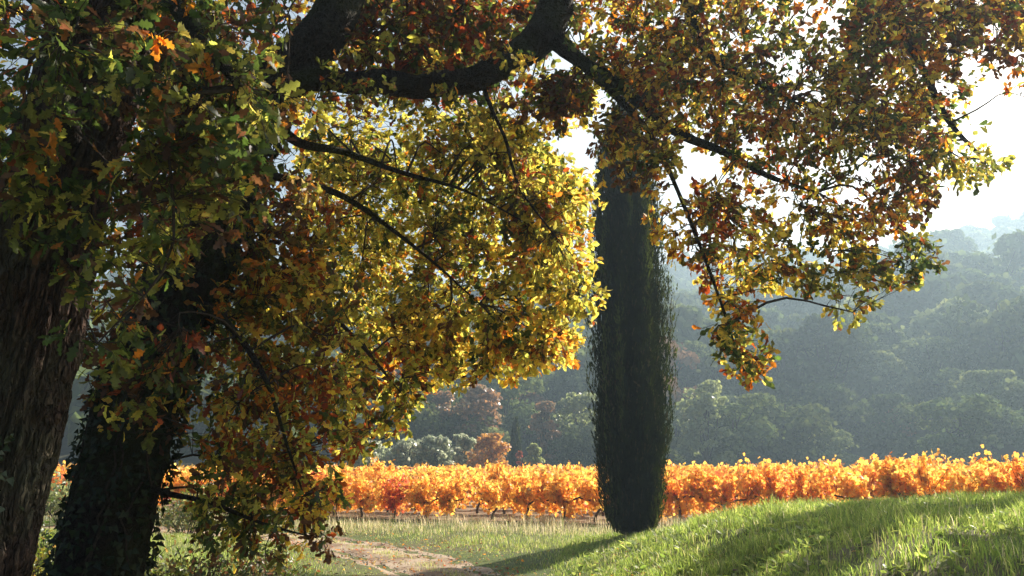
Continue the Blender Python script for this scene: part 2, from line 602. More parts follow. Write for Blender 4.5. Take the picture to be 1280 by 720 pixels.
class Crown:
    """leaves and twigs of one oak"""
    def __init__(self, limbs):
        self.limb_pts = np.concatenate(limbs)          # points along the limbs that boughs can spring from
        self.pos, self.dir, self.nor, self.size, self.ci = [], [], [], [], []
        self.twA, self.twB, self.twr = [], [], []
        self.boughs = []

    def mass(self, poly, d0, d1, clumps, sprays, pal, size=0.095, sig=0.32, per=11, slope=None, boughs=6, drop=0.45):
        """foliage filling the volume whose outline is poly, between d0 and d1 metres away"""
        poly = np.array(poly, float)
        lo, hi = poly.min(0), poly.max(0)
        cx, cy = [], []
        while len(cx) < clumps:
            a = RNG.uniform(lo, hi)
            if inside(poly, a[0], a[1]):
                cx.append(a[0]); cy.append(a[1])
        cd = RNG.uniform(d0, d1, clumps)
        if slope is not None:
            cd = cd + slope[0] * (np.array(cx) - slope[1])
        C = np.array([P(a, b, c) for a, b, c in zip(cx, cy, cd)])
        cpal = [pick_cols(1, pal)[0] for _ in range(clumps)]
        # boughs: from the nearest limb towards groups of clumps
        nb = min(boughs, clumps)
        bc = C[RNG.choice(clumps, nb, replace=False)]
        bpts = [self.limb_pts]
        for e in bc:
            dd = np.linalg.norm(self.limb_pts - e, axis=1) + 0.8 * np.maximum(0, e[2] - self.limb_pts[:, 2] - 0.2)
            s = self.limb_pts[dd.argmin()]
            L = np.linalg.norm(e - s)
            if L < 0.15:
                continue
            m1 = s + (e - s) * 0.35 + np.array([0, 0, 0.16 * L]) + RNG.normal(0, 0.06 * L, 3)
            m2 = s + (e - s) * 0.72 + np.array([0, 0, 0.12 * L]) + RNG.normal(0, 0.06 * L, 3)
            r0 = min(0.015, 0.006 + 0.007 * L)
            c = catmull(np.hstack([np.array([s, m1, m2, e]), np.array([[r0], [r0 * .75], [r0 * .5], [0.004]])]), max(8, int(L * 8)))
            self.boughs.append(c)
            bpts.append(c[2:, :3])
        bpts = np.concatenate(bpts)
        # twigs to each clump, then sprays of leaves
        got = 0
        lim = 0
        while got < sprays and lim < sprays * 30:
            n = sprays
            lim += n
            k = RNG.integers(0, clumps, n)
            q = C[k] + RNG.normal(0, 1, (n, 3)) * sig * np.array([1.0, 1.0, 0.8])
            px, py, _ = PX(q)
            ok = inside(poly, px + RNG.normal(0, 9, n), py + RNG.normal(0, 7, n)) & (q[:, 2] > 0.25)
            q, k = q[ok][:sprays - got], k[ok][:sprays - got]
            if len(q) == 0:
                continue
            got += len(q)
            # twig from the nearest bough or clump centre
            step = max(1, len(bpts) // 900)
            B = bpts[::step]
            dist = np.linalg.norm(q[:, None, :] - B[None], axis=2)
            s = B[dist.argmin(1)]
            far = dist.min(1) > 0.55
            s2 = C[k] * 0.6 + q * 0.4 + RNG.normal(0, 0.05, q.shape)
            st = np.where(far[:, None], s2, s)
            self.twA.append(st); self.twB.append(q); self.twr.append(np.full(len(q), 0.0035))
            if far.any():
                kk = np.unique(k[far])
                dd = np.linalg.norm(C[kk][:, None, :] - B[None], axis=2).argmin(1)
                self.twA.append(B[dd]); self.twB.append(C[kk]); self.twr.append(np.full(len(kk), 0.007))
                self.twA.append(C[k[far]]); self.twB.append(s2[far]); self.twr.append(np.full(far.sum(), 0.004))
            td = q - st
            td /= np.linalg.norm(td, axis=1)[:, None] + 1e-6
            m = RNG.integers(max(3, per - 4), per + 4, len(q))
            idx = np.repeat(np.arange(len(q)), m)
            nl = len(idx)
            f = RNG.uniform(-0.75, 0.06, nl)                 # position along the twig, crowded to its tip
            f = np.where(RNG.random(nl) < 0.6, np.abs(f) * -0.25, f)
            Ltw = np.minimum(np.linalg.norm(q - st, axis=1), 0.32)[idx]
            pos = q[idx] + td[idx] * (f * Ltw)[:, None] + RNG.normal(0, 0.018, (nl, 3))
            rnd = RNG.normal(0, 1, (nl, 3))
            d = td[idx] * 0.75 + rnd * 0.75
            d[:, 2] -= drop
            nor = RNG.normal(0, 1, (nl, 3)) + np.array([0, 0, 0.35])
            self.pos.append(pos); self.dir.append(d); self.nor.append(nor)
            self.size.append(size * RNG.uniform(0.6, 1.25, nl))
            ci = pick_cols(nl, pal)
            cc = np.array(cpal)[k][idx]
            ci = np.where(RNG.random(nl) < 0.58, cc, ci)
            self.ci.append(ci)

    def build(self, root, off, n_own=300):
        pos = np.concatenate(self.pos); d = np.concatenate(self.dir); nor = np.concatenate(self.nor)
        size = np.concatenate(self.size); ci = np.concatenate(self.ci)
        R = rot_from(d, nor)
        px, py, f = PX(pos)
        seen = (px > 4) & (px < 1276) & (py > 4) & (py < 716) & (f > 0.5)
        big = np.where(seen, size / f * np.clip(np.abs(R[:, 1, 2]) + 0.35, 0, 1), 0)
        own = np.argsort(-big)[:n_own]
        rest = np.ones(len(pos), bool)
        rest[own] = False
        # the leaves that show largest: a part each, sharing mesh data by colour and shape
        cache = {}
        for i in own:
            key = (int(ci[i]), int(RNG.integers(0, 4)))
            if key not in cache:
                T = OAK_V.copy()
                sgn = (1, 1.5, 0.4, -0.8)[key[1]]
                T[:, 2] *= sgn
                T[:, 0] *= (1, 1.15, 0.9, 1.05)[key[1]]
                T[:, 0] += 0.05 * math.sin(key[1] * 2.1) * T[:, 1] ** 2
                c = np.clip(PALV[key[0]] * RNG.uniform(0.85, 1.2), 0, 1)
                me = make_mesh("leaf", T, OAK_F, None, np.repeat(c[None], len(T), 0))
                me.materials.append(M_OAK)
                cache[key] = me
            o = bpy.data.objects.new("leaf", cache[key])
            COL.objects.link(o)
            o.parent = root
            mtx = Matrix([[*R[i][0]], [*R[i][1]], [*R[i][2]]]).to_4x4() @ Matrix.Scale(float(size[i]), 4)
            mtx.translation = Vector(pos[i] - off)
            o.matrix_local = mtx
        col = PALV[ci] * RNG.uniform(0.7, 1.3, (len(ci), 1)) * RNG.uniform(0.9, 1.1, (len(ci), 3))
        a = Acc()
        near = rest & (f < 6.2)
        mid = rest & ~near & (f < 8.3)
        farr = rest & ~near & ~mid
        for msk, T, F in ((near, OAK_V, OAK_F), (mid, OAK2_V, OAK2_F), (farr, OAK3_V, OAK3_F)):
            if msk.any():
                v, t, c = scatter(T, F, pos[msk], R[msk], size[msk], col[msk])
                a.add(v, t, None, c)
        kind(link("foliage", a.mesh("foliage", off), M_OAK, root), 'stuff')
        ab = Acc()
        for c in self.boughs:
            v, q = tube(c[:, :3], c[:, 3], 6)
            ab.add(v, None, q)
        v, q = many_tubes(np.concatenate(self.twA), np.concatenate(self.twB), np.concatenate(self.twr), 0.0018, 3, 0.06, 0.05)
        ab.add(v, None, q)
        kind(link("twigs", ab.mesh("twigs", off), M_TWIG, root), 'stuff')
        return len(pos)


def limb(pts, n=None, width=True):
    """rows (px, py, D, width in px) -> smooth curve of x, y, z, r"""
    rows = []
    for px, py, D, w in pts:
        rows.append([*P(px, py, D), w * 0.5 * D / FPX])
    L = sum(np.linalg.norm(np.array(rows[i + 1][:3]) - rows[i][:3]) for i in range(len(rows) - 1))
    return catmull(rows, n or max(8, int(L * (30 if rows[0][3] > 0.1 else 14))))


def bark_disp(depth, k=6.0, seed=3, sf=2.6, lump=0.2):
    def f(th, s, R):
        x, y = np.cos(th) * k, np.sin(th) * k
        wx = 0.7 * (vnoise(x * 0.6, y * 0.6, s * 2.2, seed + 50) - 0.5)
        n1 = vnoise(x + wx, y - wx, s * sf, seed)
        n2 = vnoise(x * 2.1, y * 2.1, s * sf * 4.0, seed + 9)
        crack = sstep((1 - np.abs(2 * n1 - 1) - 0.62) / 0.36)
        n3 = vnoise(x * 0.7 + 5, y * 0.7, s * sf * 2.6, seed + 31)
        cross = sstep((1 - np.abs(2 * n3 - 1) - 0.85) / 0.14)
        lmp = fbm(np.cos(th) * 1.1, np.sin(th) * 1.1, s * 0.9, 2, seed + 4) - 0.5
        return depth * (-np.maximum(crack, 0.55 * cross) + 0.5 * (n2 - 0.5)) + R * lump * lmp
    return f


# --- the oak with furrowed bark at the left edge
A_limb = limb([(-52, 905, 5.4, 230), (-58, 840, 5.42, 148), (-44, 720, 5.45, 138), (12, 500, 5.5, 134), (46, 350, 5.55, 134), (80, 200, 5.6, 132),
               (140, 30, 5.7, 132), (190, -120, 5.85, 110), (225, -300, 6.1, 80)], 330)
offA = np.array([A_limb[0, 0], A_limb[0, 1], gh(A_limb[0, 0], A_limb[0, 1])])
oakA = thing("oak_tree", "big oak with bare furrowed bark at the left edge, its trunk leaning right", "tree", offA, "oaks beside the dirt track")
v, q = tube(A_limb[:, :3], A_limb[:, 3], 230, bark_disp(0.05, 13.0, 3, 4.2, 0.12))
link("trunk", make_mesh("trunk", v - offA, None, q), M_BARK, oakA)
A_br = [
    limb([(120, 90, 5.65, 60), (60, 0, 5.2, 46), (-30, -60, 4.6, 34), (-140, -120, 4.2, 20)]),
    limb([(155, 0, 5.7, 60), (240, -90, 5.2, 46), (330, -110, 4.7, 36), (430, -100, 4.4, 20)]),
    limb([(90, 190, 5.5, 40), (70, 110, 4.9, 30), (60, 60, 4.4, 24), (110, 20, 4.0, 12)]),
    limb([(150, 30, 5.6, 44), (190, -20, 5.0, 34), (230, 20, 4.6, 26), (300, 110, 4.5, 12)]),
    limb([(190, -120, 5.85, 70), (300, -220, 6.6, 56), (450, -240, 7.4, 40), (600, -200, 8.0, 24)]),
]
for c in A_br:
    v, q = tube(c[:, :3], c[:, 3], 18, bark_disp(0.008, 3, 5))
    link("branch", make_mesh("branch", v - offA, None, q), M_LIMB, oakA)
cA = Crown([c[:, :3] for c in A_br] + [A_limb[120:, :3]])
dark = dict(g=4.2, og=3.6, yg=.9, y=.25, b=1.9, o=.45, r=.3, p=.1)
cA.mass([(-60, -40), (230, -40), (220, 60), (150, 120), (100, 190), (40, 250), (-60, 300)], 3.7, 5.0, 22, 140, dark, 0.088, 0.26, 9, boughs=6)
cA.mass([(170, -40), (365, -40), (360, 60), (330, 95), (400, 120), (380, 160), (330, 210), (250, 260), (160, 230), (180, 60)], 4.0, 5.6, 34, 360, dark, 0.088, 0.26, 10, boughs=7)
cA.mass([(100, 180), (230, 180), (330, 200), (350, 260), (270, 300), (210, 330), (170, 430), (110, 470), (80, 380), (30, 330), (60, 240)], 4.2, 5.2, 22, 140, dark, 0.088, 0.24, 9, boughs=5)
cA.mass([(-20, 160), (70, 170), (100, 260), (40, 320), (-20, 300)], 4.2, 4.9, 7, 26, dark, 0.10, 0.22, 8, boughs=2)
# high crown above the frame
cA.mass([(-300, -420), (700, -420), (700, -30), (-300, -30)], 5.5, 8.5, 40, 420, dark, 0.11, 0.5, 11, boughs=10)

# --- the oak with ivy round its trunk, its limb arching over the track
B_trunk = limb([(80, 850, 7.35, 190), (97, 800, 7.4, 116), (122, 720, 7.4, 101), (150, 600, 7.45, 98), (176, 500, 7.5, 100), (212, 400, 7.55, 96), (256, 290, 7.6, 94),
                (288, 200, 7.65, 90), (318, 125, 7.7, 84), (372, 78, 7.8, 70), (412, 30, 7.9, 64), (440, -40, 8.0, 60), (470, -160, 8.2, 56), (490, -300, 8.5, 36)], 190)
B_limb = limb([(310, 135, 7.7, 46), (345, 108, 7.65, 37), (400, 98, 7.6, 34), (440, 104, 7.55, 31), (478, 102, 7.55, 35), (520, 108, 7.5, 33), (560, 103, 7.5, 37), (590, 99, 7.5, 35), (628, 80, 7.5, 39), (668, 54, 7.5, 47),
               (692, 18, 7.6, 50), (702, -30, 7.7, 46), (730, -110, 7.9, 36), (800, -190, 8.2, 24)])
offB = np.array([B_trunk[0, 0], B_trunk[0, 1], gh(B_trunk[0, 0], B_trunk[0, 1])])
oakB = thing("oak_tree", "oak with ivy-covered trunk and a long dark limb arching over the track", "tree", offB, "oaks beside the dirt track")
v, q = tube(B_trunk[:, :3], B_trunk[:, 3], 110, bark_disp(0.02, 6.0, 13))
link("trunk", make_mesh("trunk", v - offB, None, q), M_LIMB, oakB)
B_br = [
    B_limb,
    limb([(696, 50, 7.5, 30), (722, 74, 7.5, 20), (760, 96, 7.6, 17), (800, 130, 7.7, 15), (845, 165, 7.8, 13), (905, 190, 7.9, 10), (965, 222, 8.0, 7), (1020, 240, 8.1, 4)]),
    limb([(725, 78, 7.5, 14), (770, 120, 7.45, 11), (805, 158, 7.4, 9), (830, 200, 7.4, 7), (850, 245, 7.4, 6), (880, 320, 7.4, 5), (905, 390, 7.4, 4), (928, 465, 7.4, 3)]),
    limb([(700, -20, 7.65, 30), (780, -50, 7.5, 24), (850, -10, 7.4, 16), (880, 60, 7.4, 12), (940, 100, 7.4, 8), (990, 125, 7.5, 5)]),
    limb([(735, -110, 7.9, 36), (880, -150, 8.0, 30), (1010, -90, 8.0, 22), (1100, 0, 8.0, 15), (1150, 80, 8.1, 10), (1185, 150, 8.2, 7), (1230, 200, 8.3, 4)]),
    limb([(600, 95, 7.5, 8), (612, 130, 7.6, 6), (632, 175, 7.7, 5), (650, 235, 7.8, 4), (690, 290, 7.9, 3)]),
    limb([(318, 125, 7.7, 24), (370, 176, 8.1, 14), (430, 190, 8.5, 10), (500, 215, 8.7, 7), (580, 238, 8.6, 4), (660, 280, 8.4, 2)]),
    limb([(290, 200, 7.7, 22), (350, 222, 8.2, 12), (430, 246, 8.7, 9), (520, 310, 9.0, 5), (600, 380, 8.9, 2)]),
    limb([(262, 285, 7.65, 20), (310, 330, 7.9, 12), (380, 362, 8.4, 8), (450, 430, 8.9, 5), (500, 490, 9.2, 2)]),
    limb([(184, 610, 7.3, 10), (215, 618, 7.2, 8), (262, 628, 7.1, 6), (330, 655, 7.2, 4), (395, 672, 7.4, 2.5)]),
    limb([(440, -30, 8.0, 40), (560, -90, 9.0, 30), (640, -60, 10.0, 18), (700, 0, 10.8, 9)]),
    limb([(225, 370, 7.5, 18), (280, 400, 7.3, 11), (330, 470, 7.2, 7), (360, 560, 7.2, 4), (380, 620, 7.3, 2)]),
]
for c in B_br:
    big = c[0, 3] > 0.1
    v, q = tube(c[:, :3], c[:, 3], 48 if big else 10, bark_disp(0.022 if big else 0.004, 4, 23, 4.0))
    link("branch", make_mesh("branch", v - offB, None, q), M_LIMB, oakB)
cB = Crown([c[:, :3] for c in B_br])
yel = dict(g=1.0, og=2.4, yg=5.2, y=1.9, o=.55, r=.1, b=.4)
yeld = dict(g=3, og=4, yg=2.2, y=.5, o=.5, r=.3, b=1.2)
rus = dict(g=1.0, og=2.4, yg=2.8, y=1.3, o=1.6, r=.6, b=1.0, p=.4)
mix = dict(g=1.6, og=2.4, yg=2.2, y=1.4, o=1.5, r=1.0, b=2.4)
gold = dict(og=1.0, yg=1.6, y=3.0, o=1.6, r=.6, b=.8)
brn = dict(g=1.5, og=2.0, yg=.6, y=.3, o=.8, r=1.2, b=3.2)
# yellow-green mass behind the limb
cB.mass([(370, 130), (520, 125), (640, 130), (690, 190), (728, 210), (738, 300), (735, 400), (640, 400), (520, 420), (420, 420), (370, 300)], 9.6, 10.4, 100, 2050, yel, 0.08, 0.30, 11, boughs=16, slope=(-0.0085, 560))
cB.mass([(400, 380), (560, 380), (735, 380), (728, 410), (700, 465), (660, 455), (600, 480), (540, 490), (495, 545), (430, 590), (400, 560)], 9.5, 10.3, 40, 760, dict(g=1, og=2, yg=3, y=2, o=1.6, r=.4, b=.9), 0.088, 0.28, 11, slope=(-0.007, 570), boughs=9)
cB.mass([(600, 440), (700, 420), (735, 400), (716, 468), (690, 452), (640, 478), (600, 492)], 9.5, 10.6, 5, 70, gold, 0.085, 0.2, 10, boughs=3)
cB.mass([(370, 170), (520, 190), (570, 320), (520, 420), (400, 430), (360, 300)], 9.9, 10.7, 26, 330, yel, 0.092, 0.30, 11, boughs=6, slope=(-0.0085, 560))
# the far side of the crown, seen through the near leaves
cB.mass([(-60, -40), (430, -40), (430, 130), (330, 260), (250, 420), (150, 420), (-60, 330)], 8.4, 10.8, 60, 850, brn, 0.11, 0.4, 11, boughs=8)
cB.mass([(325, 118), (600, 112), (690, 170), (640, 210), (560, 240), (400, 240)], 9.4, 10.3, 30, 380, yel, 0.088, 0.3, 11, boughs=8, slope=(-0.0085, 560))
cB.mass([(300, 60), (700, 40), (690, 110), (560, 150), (400, 140), (320, 150)], 6.9, 7.3, 9, 42, mix, 0.085, 0.13, 9, boughs=4)
cB.mass([(740, 60), (840, 70), (850, 200), (820, 230), (770, 240), (745, 190)], 6.9, 7.9, 12, 120, mix, 0.08, 0.18, 10, boughs=4)
cB.mass([(330, -40), (480, -40), (480, 110), (330, 125)], 8.6, 10.2, 12, 190, brn, 0.09, 0.3, 11, boughs=3)
cB.mass([(630, 215), (690, 200), (728, 225), (742, 300), (740, 400), (680, 410), (640, 330)], 9.4, 10.4, 16, 260, yel, 0.08, 0.26, 11, boughs=4, slope=(-0.0085, 560))
cB.mass([(640, 95), (740, 85), (752, 140), (725, 160), (690, 155), (640, 170)], 8.4, 9.6, 10, 130, mix, 0.08, 0.22, 11, boughs=4)
cB.mass([(640, 170), (700, 190), (735, 215), (742, 260), (700, 260), (640, 230)], 8.8, 9.8, 7, 90, yel, 0.08, 0.2, 11, boughs=3)
# top centre, dim, under the limb and above it
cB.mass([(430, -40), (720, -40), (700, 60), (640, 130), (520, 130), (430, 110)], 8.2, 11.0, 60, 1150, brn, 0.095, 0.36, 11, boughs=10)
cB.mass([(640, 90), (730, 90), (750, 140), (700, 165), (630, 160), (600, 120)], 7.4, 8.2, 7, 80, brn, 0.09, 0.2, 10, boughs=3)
cB.mass([(600, 160), (660, 160), (700, 200), (690, 290), (640, 260), (605, 230)], 7.7, 8.4, 5, 36, rus, 0.085, 0.16, 9, boughs=2)
# left of the yellow mass, brown and rust
cB.mass([(210, 260), (380, 200), (420, 260), (450, 420), (420, 500), (300, 500), (220, 430), (190, 330)], 7.2, 8.8, 46, 700, rus, 0.095, 0.3, 11, boughs=10)
cB.mass([(80, 400), (230, 380), (300, 430), (310, 520), (230, 560), (150, 540), (100, 500)], 6.2, 7.2, 12, 110, brn, 0.095, 0.24, 9, boughs=4)
cB.mass([(230, 480), (450, 450), (500, 480), (450, 560), (425, 590), (330, 600), (250, 590)], 7.2, 8.6, 24, 300, dict(g=1.2, og=2, yg=2.6, y=1.6, o=1.6, r=.8, b=1.1), 0.09, 0.28, 11, boughs=8)
cB.mass([(250, 570), (420, 575), (432, 620), (400, 650), (420, 690), (330, 700), (260, 690), (225, 640)], 6.8, 8.2, 22, 165, dict(g=2.6, og=3, yg=1.4, y=.8, o=.9, r=.6, b=2.0), 0.085, 0.26, 10, boughs=6)
cB.mass([(360, 590), (430, 600), (440, 640), (400, 660), (360, 640)], 7.4, 8.2, 4, 40, gold, 0.08, 0.16, 9, boughs=2)
cB.mass([(380, 650), (445, 660), (450, 690), (395, 690)], 7.2, 7.6, 2, 9, brn, 0.08, 0.12, 7, boughs=2)
# right-hand canopy over the track and the cypress
cB.mass([(705, -40), (1000, -40), (1000, 190), (900, 180), (840, 150), (770, 130), (720, 80)], 7.0, 9.0, 75, 950, mix, 0.08, 0.28, 11, boughs=24)
cB.mass([(980, -40), (1320, -40), (1320, 80), (1230, 90), (1205, 110), (1215, 140), (1195, 150), (1180, 190), (1120, 190), (1000, 190)], 7.2, 9.4, 64, 860, mix, 0.08, 0.28, 11, boughs=20)
cB.mass([(1040, -40), (1300, -40), (1300, 70), (1200, 95), (1150, 110), (1060, 60)], 7.0, 8.2, 14, 130, dict(g=.8, og=1.4, r=1.0, b=3, o=.8), 0.09, 0.26, 11, boughs=5)
cB.mass([(880, 150), (1190, 140), (1180, 200), (1168, 250), (1160, 290), (1120, 300), (1040, 300), (960, 260), (900, 220)], 7.3, 8.8, 36, 400, mix, 0.08, 0.24, 11, boughs=16)
cB.mass([(850, 225), (940, 240), (1000, 290), (1000, 340), (960, 380), (900, 390), (862, 330)], 7.1, 8.2, 20, 200, dict(og=1.4, yg=1.6, y=2.2, o=1.4, r=.7, b=1.2, g=.6), 0.085, 0.2, 10, boughs=6)
cB.mass([(880, 360), (950, 370), (975, 400), (962, 470), (925, 482), (890, 440)], 7.2, 7.9, 10, 85, dict(og=1.6, yg=1.8, y=2, o=1.3, r=.6, b=1.2, g=.8), 0.082, 0.15, 10, boughs=4)
cB.mass([(990, 290), (1120, 290), (1175, 290), (1182, 340), (1140, 358), (1100, 390), (1050, 412), (1010, 395), (985, 350)], 7.4, 8.4, 15, 130, dict(g=1.5, og=2.6, yg=2.6, y=1.4, o=.7, r=.4, b=1.2), 0.085, 0.2, 10, boughs=5)
cB.mass([(745, 130), (840, 150), (850, 200), (800, 250), (760, 265), (748, 200)], 7.0, 7.8, 9, 75, dict(og=2, yg=2, y=3, o=1.2, b=.8), 0.085, 0.17, 9, boughs=4)
cB.mass([(800, 240), (850, 240), (860, 330), (815, 330), (795, 290)], 7.1, 7.7, 5, 30, gold, 0.08, 0.16, 9, boughs=3)
cB.mass([(1150, 150), (1275, 185), (1270, 210), (1210, 235), (1160, 230)], 7.9, 8.7, 8, 70, dict(g=1, og=2, yg=3, y=2, o=.8), 0.08, 0.16, 9, boughs=1)
cB.mass([(1240, 70), (1300, 70), (1300, 130), (1262, 118)], 7.7, 8.2, 3, 16, rus, 0.08, 0.12, 9, boughs=2)
# high crown above the frame
cB.mass([(300, -420), (1250, -420), (1250, -30), (300, -30)], 7.0, 9.0, 40, 520, mix, 0.10, 0.55, 11, boughs=14)
nA = cA.build(oakA, offA)
nB = cB.build(oakB, offB)
print("oak leaves", nA, nB)


# ------------------------------------------------------------------ ivy
def ivy_on(curve, i0, i1, n, size, name, label, pal, side=None, n_own=0, thick=0.05):
    c = curve[i0:i1]
    t, nn, bb = frames(c[:, :3])
    k = RNG.integers(0, len(c), n)
    th = RNG.uniform(0, 2 * math.pi, n)
    if side is not None:
        th = RNG.normal(side[0], side[1], n)
    out = np.cos(th)[:, None] * nn[k] + np.sin(th)[:, None] * bb[k]
    lump = fbm(np.cos(th) * 1.5, np.sin(th) * 1.5, k * 0.12, 3, 66)
    r = c[k, 3] * 1.06 + 0.005 + thick * lump ** 1.5 * 2.2 * RNG.uniform(0.3, 1, n)
    pos = c[k, :3] + out * r[:, None]
    d = out * 0.5 + RNG.normal(0, 0.6, (n, 3)); d[:, 2] -= 0.7
    nor = out + RNG.normal(0, 0.35, (n, 3))
    R = rot_from(d, nor)
    off = np.array([*c[0, :3]])
    root = thing(name, label, "ivy", off, "ivy on the oak trunks")
    sz = size * RNG.uniform(0.6, 1.3, n)
    pal = np.array(pal)
    ci = RNG.integers(0, len(pal), n)
    px, py, f = PX(pos)
    facing = out[:, 1] < 0.1
    score = np.where((px > 2) & (px < 1278) & (py > 2) & (py < 718) & facing, sz / f, 0)
    own = np.argsort(-score)[:n_own]
    rest = np.ones(n, bool); rest[own] = False
    cache = {}
    for i in own:
        key = int(ci[i])
        if key not in cache:
            me = make_mesh("leaf", IVY_V, IVY_F, None, np.repeat(pal[key][None], len(IVY_V), 0))
            me.materials.append(M_IVY)
            cache[key] = me
        o = bpy.data.objects.new("leaf", cache[key]); COL.objects.link(o); o.parent = root
        m = Matrix([[*R[i][0]], [*R[i][1]], [*R[i][2]]]).to_4x4() @ Matrix.Scale(float(sz[i]), 4)
        m.translation = Vector(pos[i] - off)
        o.matrix_local = m
    v, tr, cc = scatter(IVY_V, IVY_F, pos[rest], R[rest], sz[rest], pal[ci[rest]] * RNG.uniform(0.7, 1.3, (rest.sum(), 1)))
    kind(link("foliage", make_mesh("foliage", v - off, tr, None, cc), M_IVY, root), 'stuff')
    # creeping stems
    a = Acc()
    for _ in range(9):
        k0, k1 = 0, int(RNG.integers(len(c) // 2, len(c)))
        kk = np.arange(k0, k1, 2)
        th0 = RNG.uniform(0, 6.28) + 0.9 * np.cumsum(RNG.normal(0, 0.12, len(kk)))
        if side is not None:
            th0 = side[0] + RNG.normal(0, side[1]) + 0.3 * np.cumsum(RNG.normal(0, 0.1, len(kk)))
        pp = c[kk, :3] + (np.cos(th0)[:, None] * nn[kk] + np.sin(th0)[:, None] * bb[kk]) * (c[kk, 3] * 1.02 + 0.006)[:, None]
        v, q = tube(pp, np.linspace(0.011, 0.004, len(kk)), 5)
        a.add(v, None, q)
    link("stem", a.mesh("stem", off), M_TWIG, root)
    return root


ivy_on(B_trunk, 14, 118, 5200, 0.062, "ivy", "dense dark ivy covering the second oak trunk from the ground to its fork",
       [(0.022, 0.035, 0.012), (0.03, 0.045, 0.015), (0.04, 0.05, 0.02), (0.018, 0.028, 0.012)], None, 0, 0.045)

k0_ = int(np.argmin(np.abs(PX(A_limb[:, :3])[1] - 700)))
k1_ = int(np.argmin(np.abs(PX(A_limb[:, :3])[1] - 535)))
t_, n_, b_ = frames(A_limb[k0_:k1_, :3])
w_ = np.array([0.08, -1.0, 0.0])
ivy_on(A_limb, k0_, k1_, 420, 0.05, "ivy", "patch of pale-edged ivy leaves on the furrowed trunk at the left edge",
       [(0.05, 0.075, 0.03), (0.07, 0.09, 0.04), (0.10, 0.12, 0.07)], (math.atan2(w_ @ b_[3], w_ @ n_[3]), 0.32), 60, 0.02)

# ------------------------------------------------------------------ cypress
def cypress(name, base, prof, n, label, flen, seed, group=None):
    """prof: rows (height, radius)"""
    rg = np.random.default_rng(seed)
    prof = np.array(prof, float)
    root = thing(name, label, "tree", base, group)
    H = prof[-1, 0]
    z = rg.uniform(prof[0, 0], H, n * 3)
    r = np.interp(z, prof[:, 0], prof[:, 1])
    keep = rg.random(n * 3) < (r / prof[:, 1].max()) + 0.04
    z, r = z[keep][:n], r[keep][:n]
    n = len(z)
    th = rg.uniform(0, 2 * math.pi, n)
    flute = vnoise(np.cos(th) * 5.5 + 9, np.sin(th) * 5.5 + 9, z * 0.28, seed)
    flute = 0.75 * flute + 0.25 * vnoise(np.cos(th) * 9 + 9, np.sin(th) * 9 + 9, z * 1.5, seed + 3)
    rr = r * (0.62 + 0.72 * flute) * (1 + 0.10 * (rg.random(n) < 0.05)) * (1 - 0.35 * rg.random(n) ** 2.2)
    rr = rr * (1 + 0.09 * sstep((np.cos(th - 0.3) - 0.55) / 0.3) * sstep((z - 1.2) / 1.5) * (1 - sstep((z - H * .52) / 1.0)))
    out = np.stack([np.cos(th), np.sin(th), np.zeros(n)], 1)
    pos = out * rr[:, None] + np.stack([np.zeros(n), np.zeros(n), z], 1)
    d = out * rg.uniform(-0.05, 0.28, (n, 1)) + np.array([0, 0, 1.0]) + rg.normal(0, 0.2, (n, 3))
    nor = out + rg.normal(0, 0.5, (n, 3))
    R = rot_from(d, nor)
    sz = np.stack([rg.uniform(0.5, 1.0, n) * flen, rg.uniform(0.7, 1.4, n) * flen, np.full(n, flen)], 1)
    T = np.array([(0, 0, 0), (.14, .3, .03), (.02, .42, 0), (.12, .65, -.02), (0, 1, .03), (-.12, .7, 0), (-.03, .45, .02), (-.15, .32, 0)])
    F = np.array([(0, 1, 2), (0, 2, 6), (0, 6, 7), (2, 3, 4), (2, 4, 6), (6, 4, 5)])
    cols = np.array([(0.015, 0.021, 0.004), (0.022, 0.029, 0.006), (0.060, 0.074, 0.018), (0.06, 0.05, 0.02)])
    pl = np.clip((flute - .35) * 2, 0, 1) * .8 + .2 * rg.random(n)
    c = cols[np.where(rg.random(n) < .08, 3, np.clip((pl * 3).astype(int), 0, 2))] * rg.uniform(0.75, 1.3, (n, 1))
    v, t, cc = scatter(T, F, pos, R, sz, c)
    a = Acc()
    a.add(v, t, None, cc)
    # dense inner growth
    zz = np.linspace(prof[0, 0], H * 0.97, 40)
    cv = np.stack([np.zeros(40), np.zeros(40), zz], 1)
    v, q = tube(cv, np.interp(zz, prof[:, 0], prof[:, 1]) * 0.66, 28, lambda th, s, R: R * 0.3 * (fbm(np.cos(th) * 2.6, np.sin(th) * 2.6, s * 0.55, 3, seed) - 0.5))
    a.add(v, None, q, (0.022, 0.032, 0.012))
    link("crown", a.mesh("crown"), M_CYP, root)
    v, q = tube(np.array([(0, 0, -.25), (0, 0, .1), (0.02, 0, .6), (0, 0.02, 2.0)]), [0.24, 0.19, 0.16, 0.13], 16, bark_disp(0.015, 3, 2))
    link("trunk", make_mesh("trunk", v, None, q), M_LIMB, root)
    return root


CY = P(793, 664, 18.0)
cb = (CY[0], 18.0, gh(CY[0], 18.0))
k = 16.6 / FPX
cypress("cypress_tree", cb, [(0.05, 24 * k), (0.35, 36 * k), (0.9, 43 * k), (1.6, 47 * k), (2.6, 49 * k), (3.6, 50 * k), (5.0, 49 * k), (6.4, 47 * k), (7.3, 43 * k), (8.1, 36 * k), (8.7, 24 * k), (9.2, 9 * k), (9.5, 2 * k)],
        26000, "tall dark column-shaped cypress standing on the grass bank before the vines", 0.17, 5)

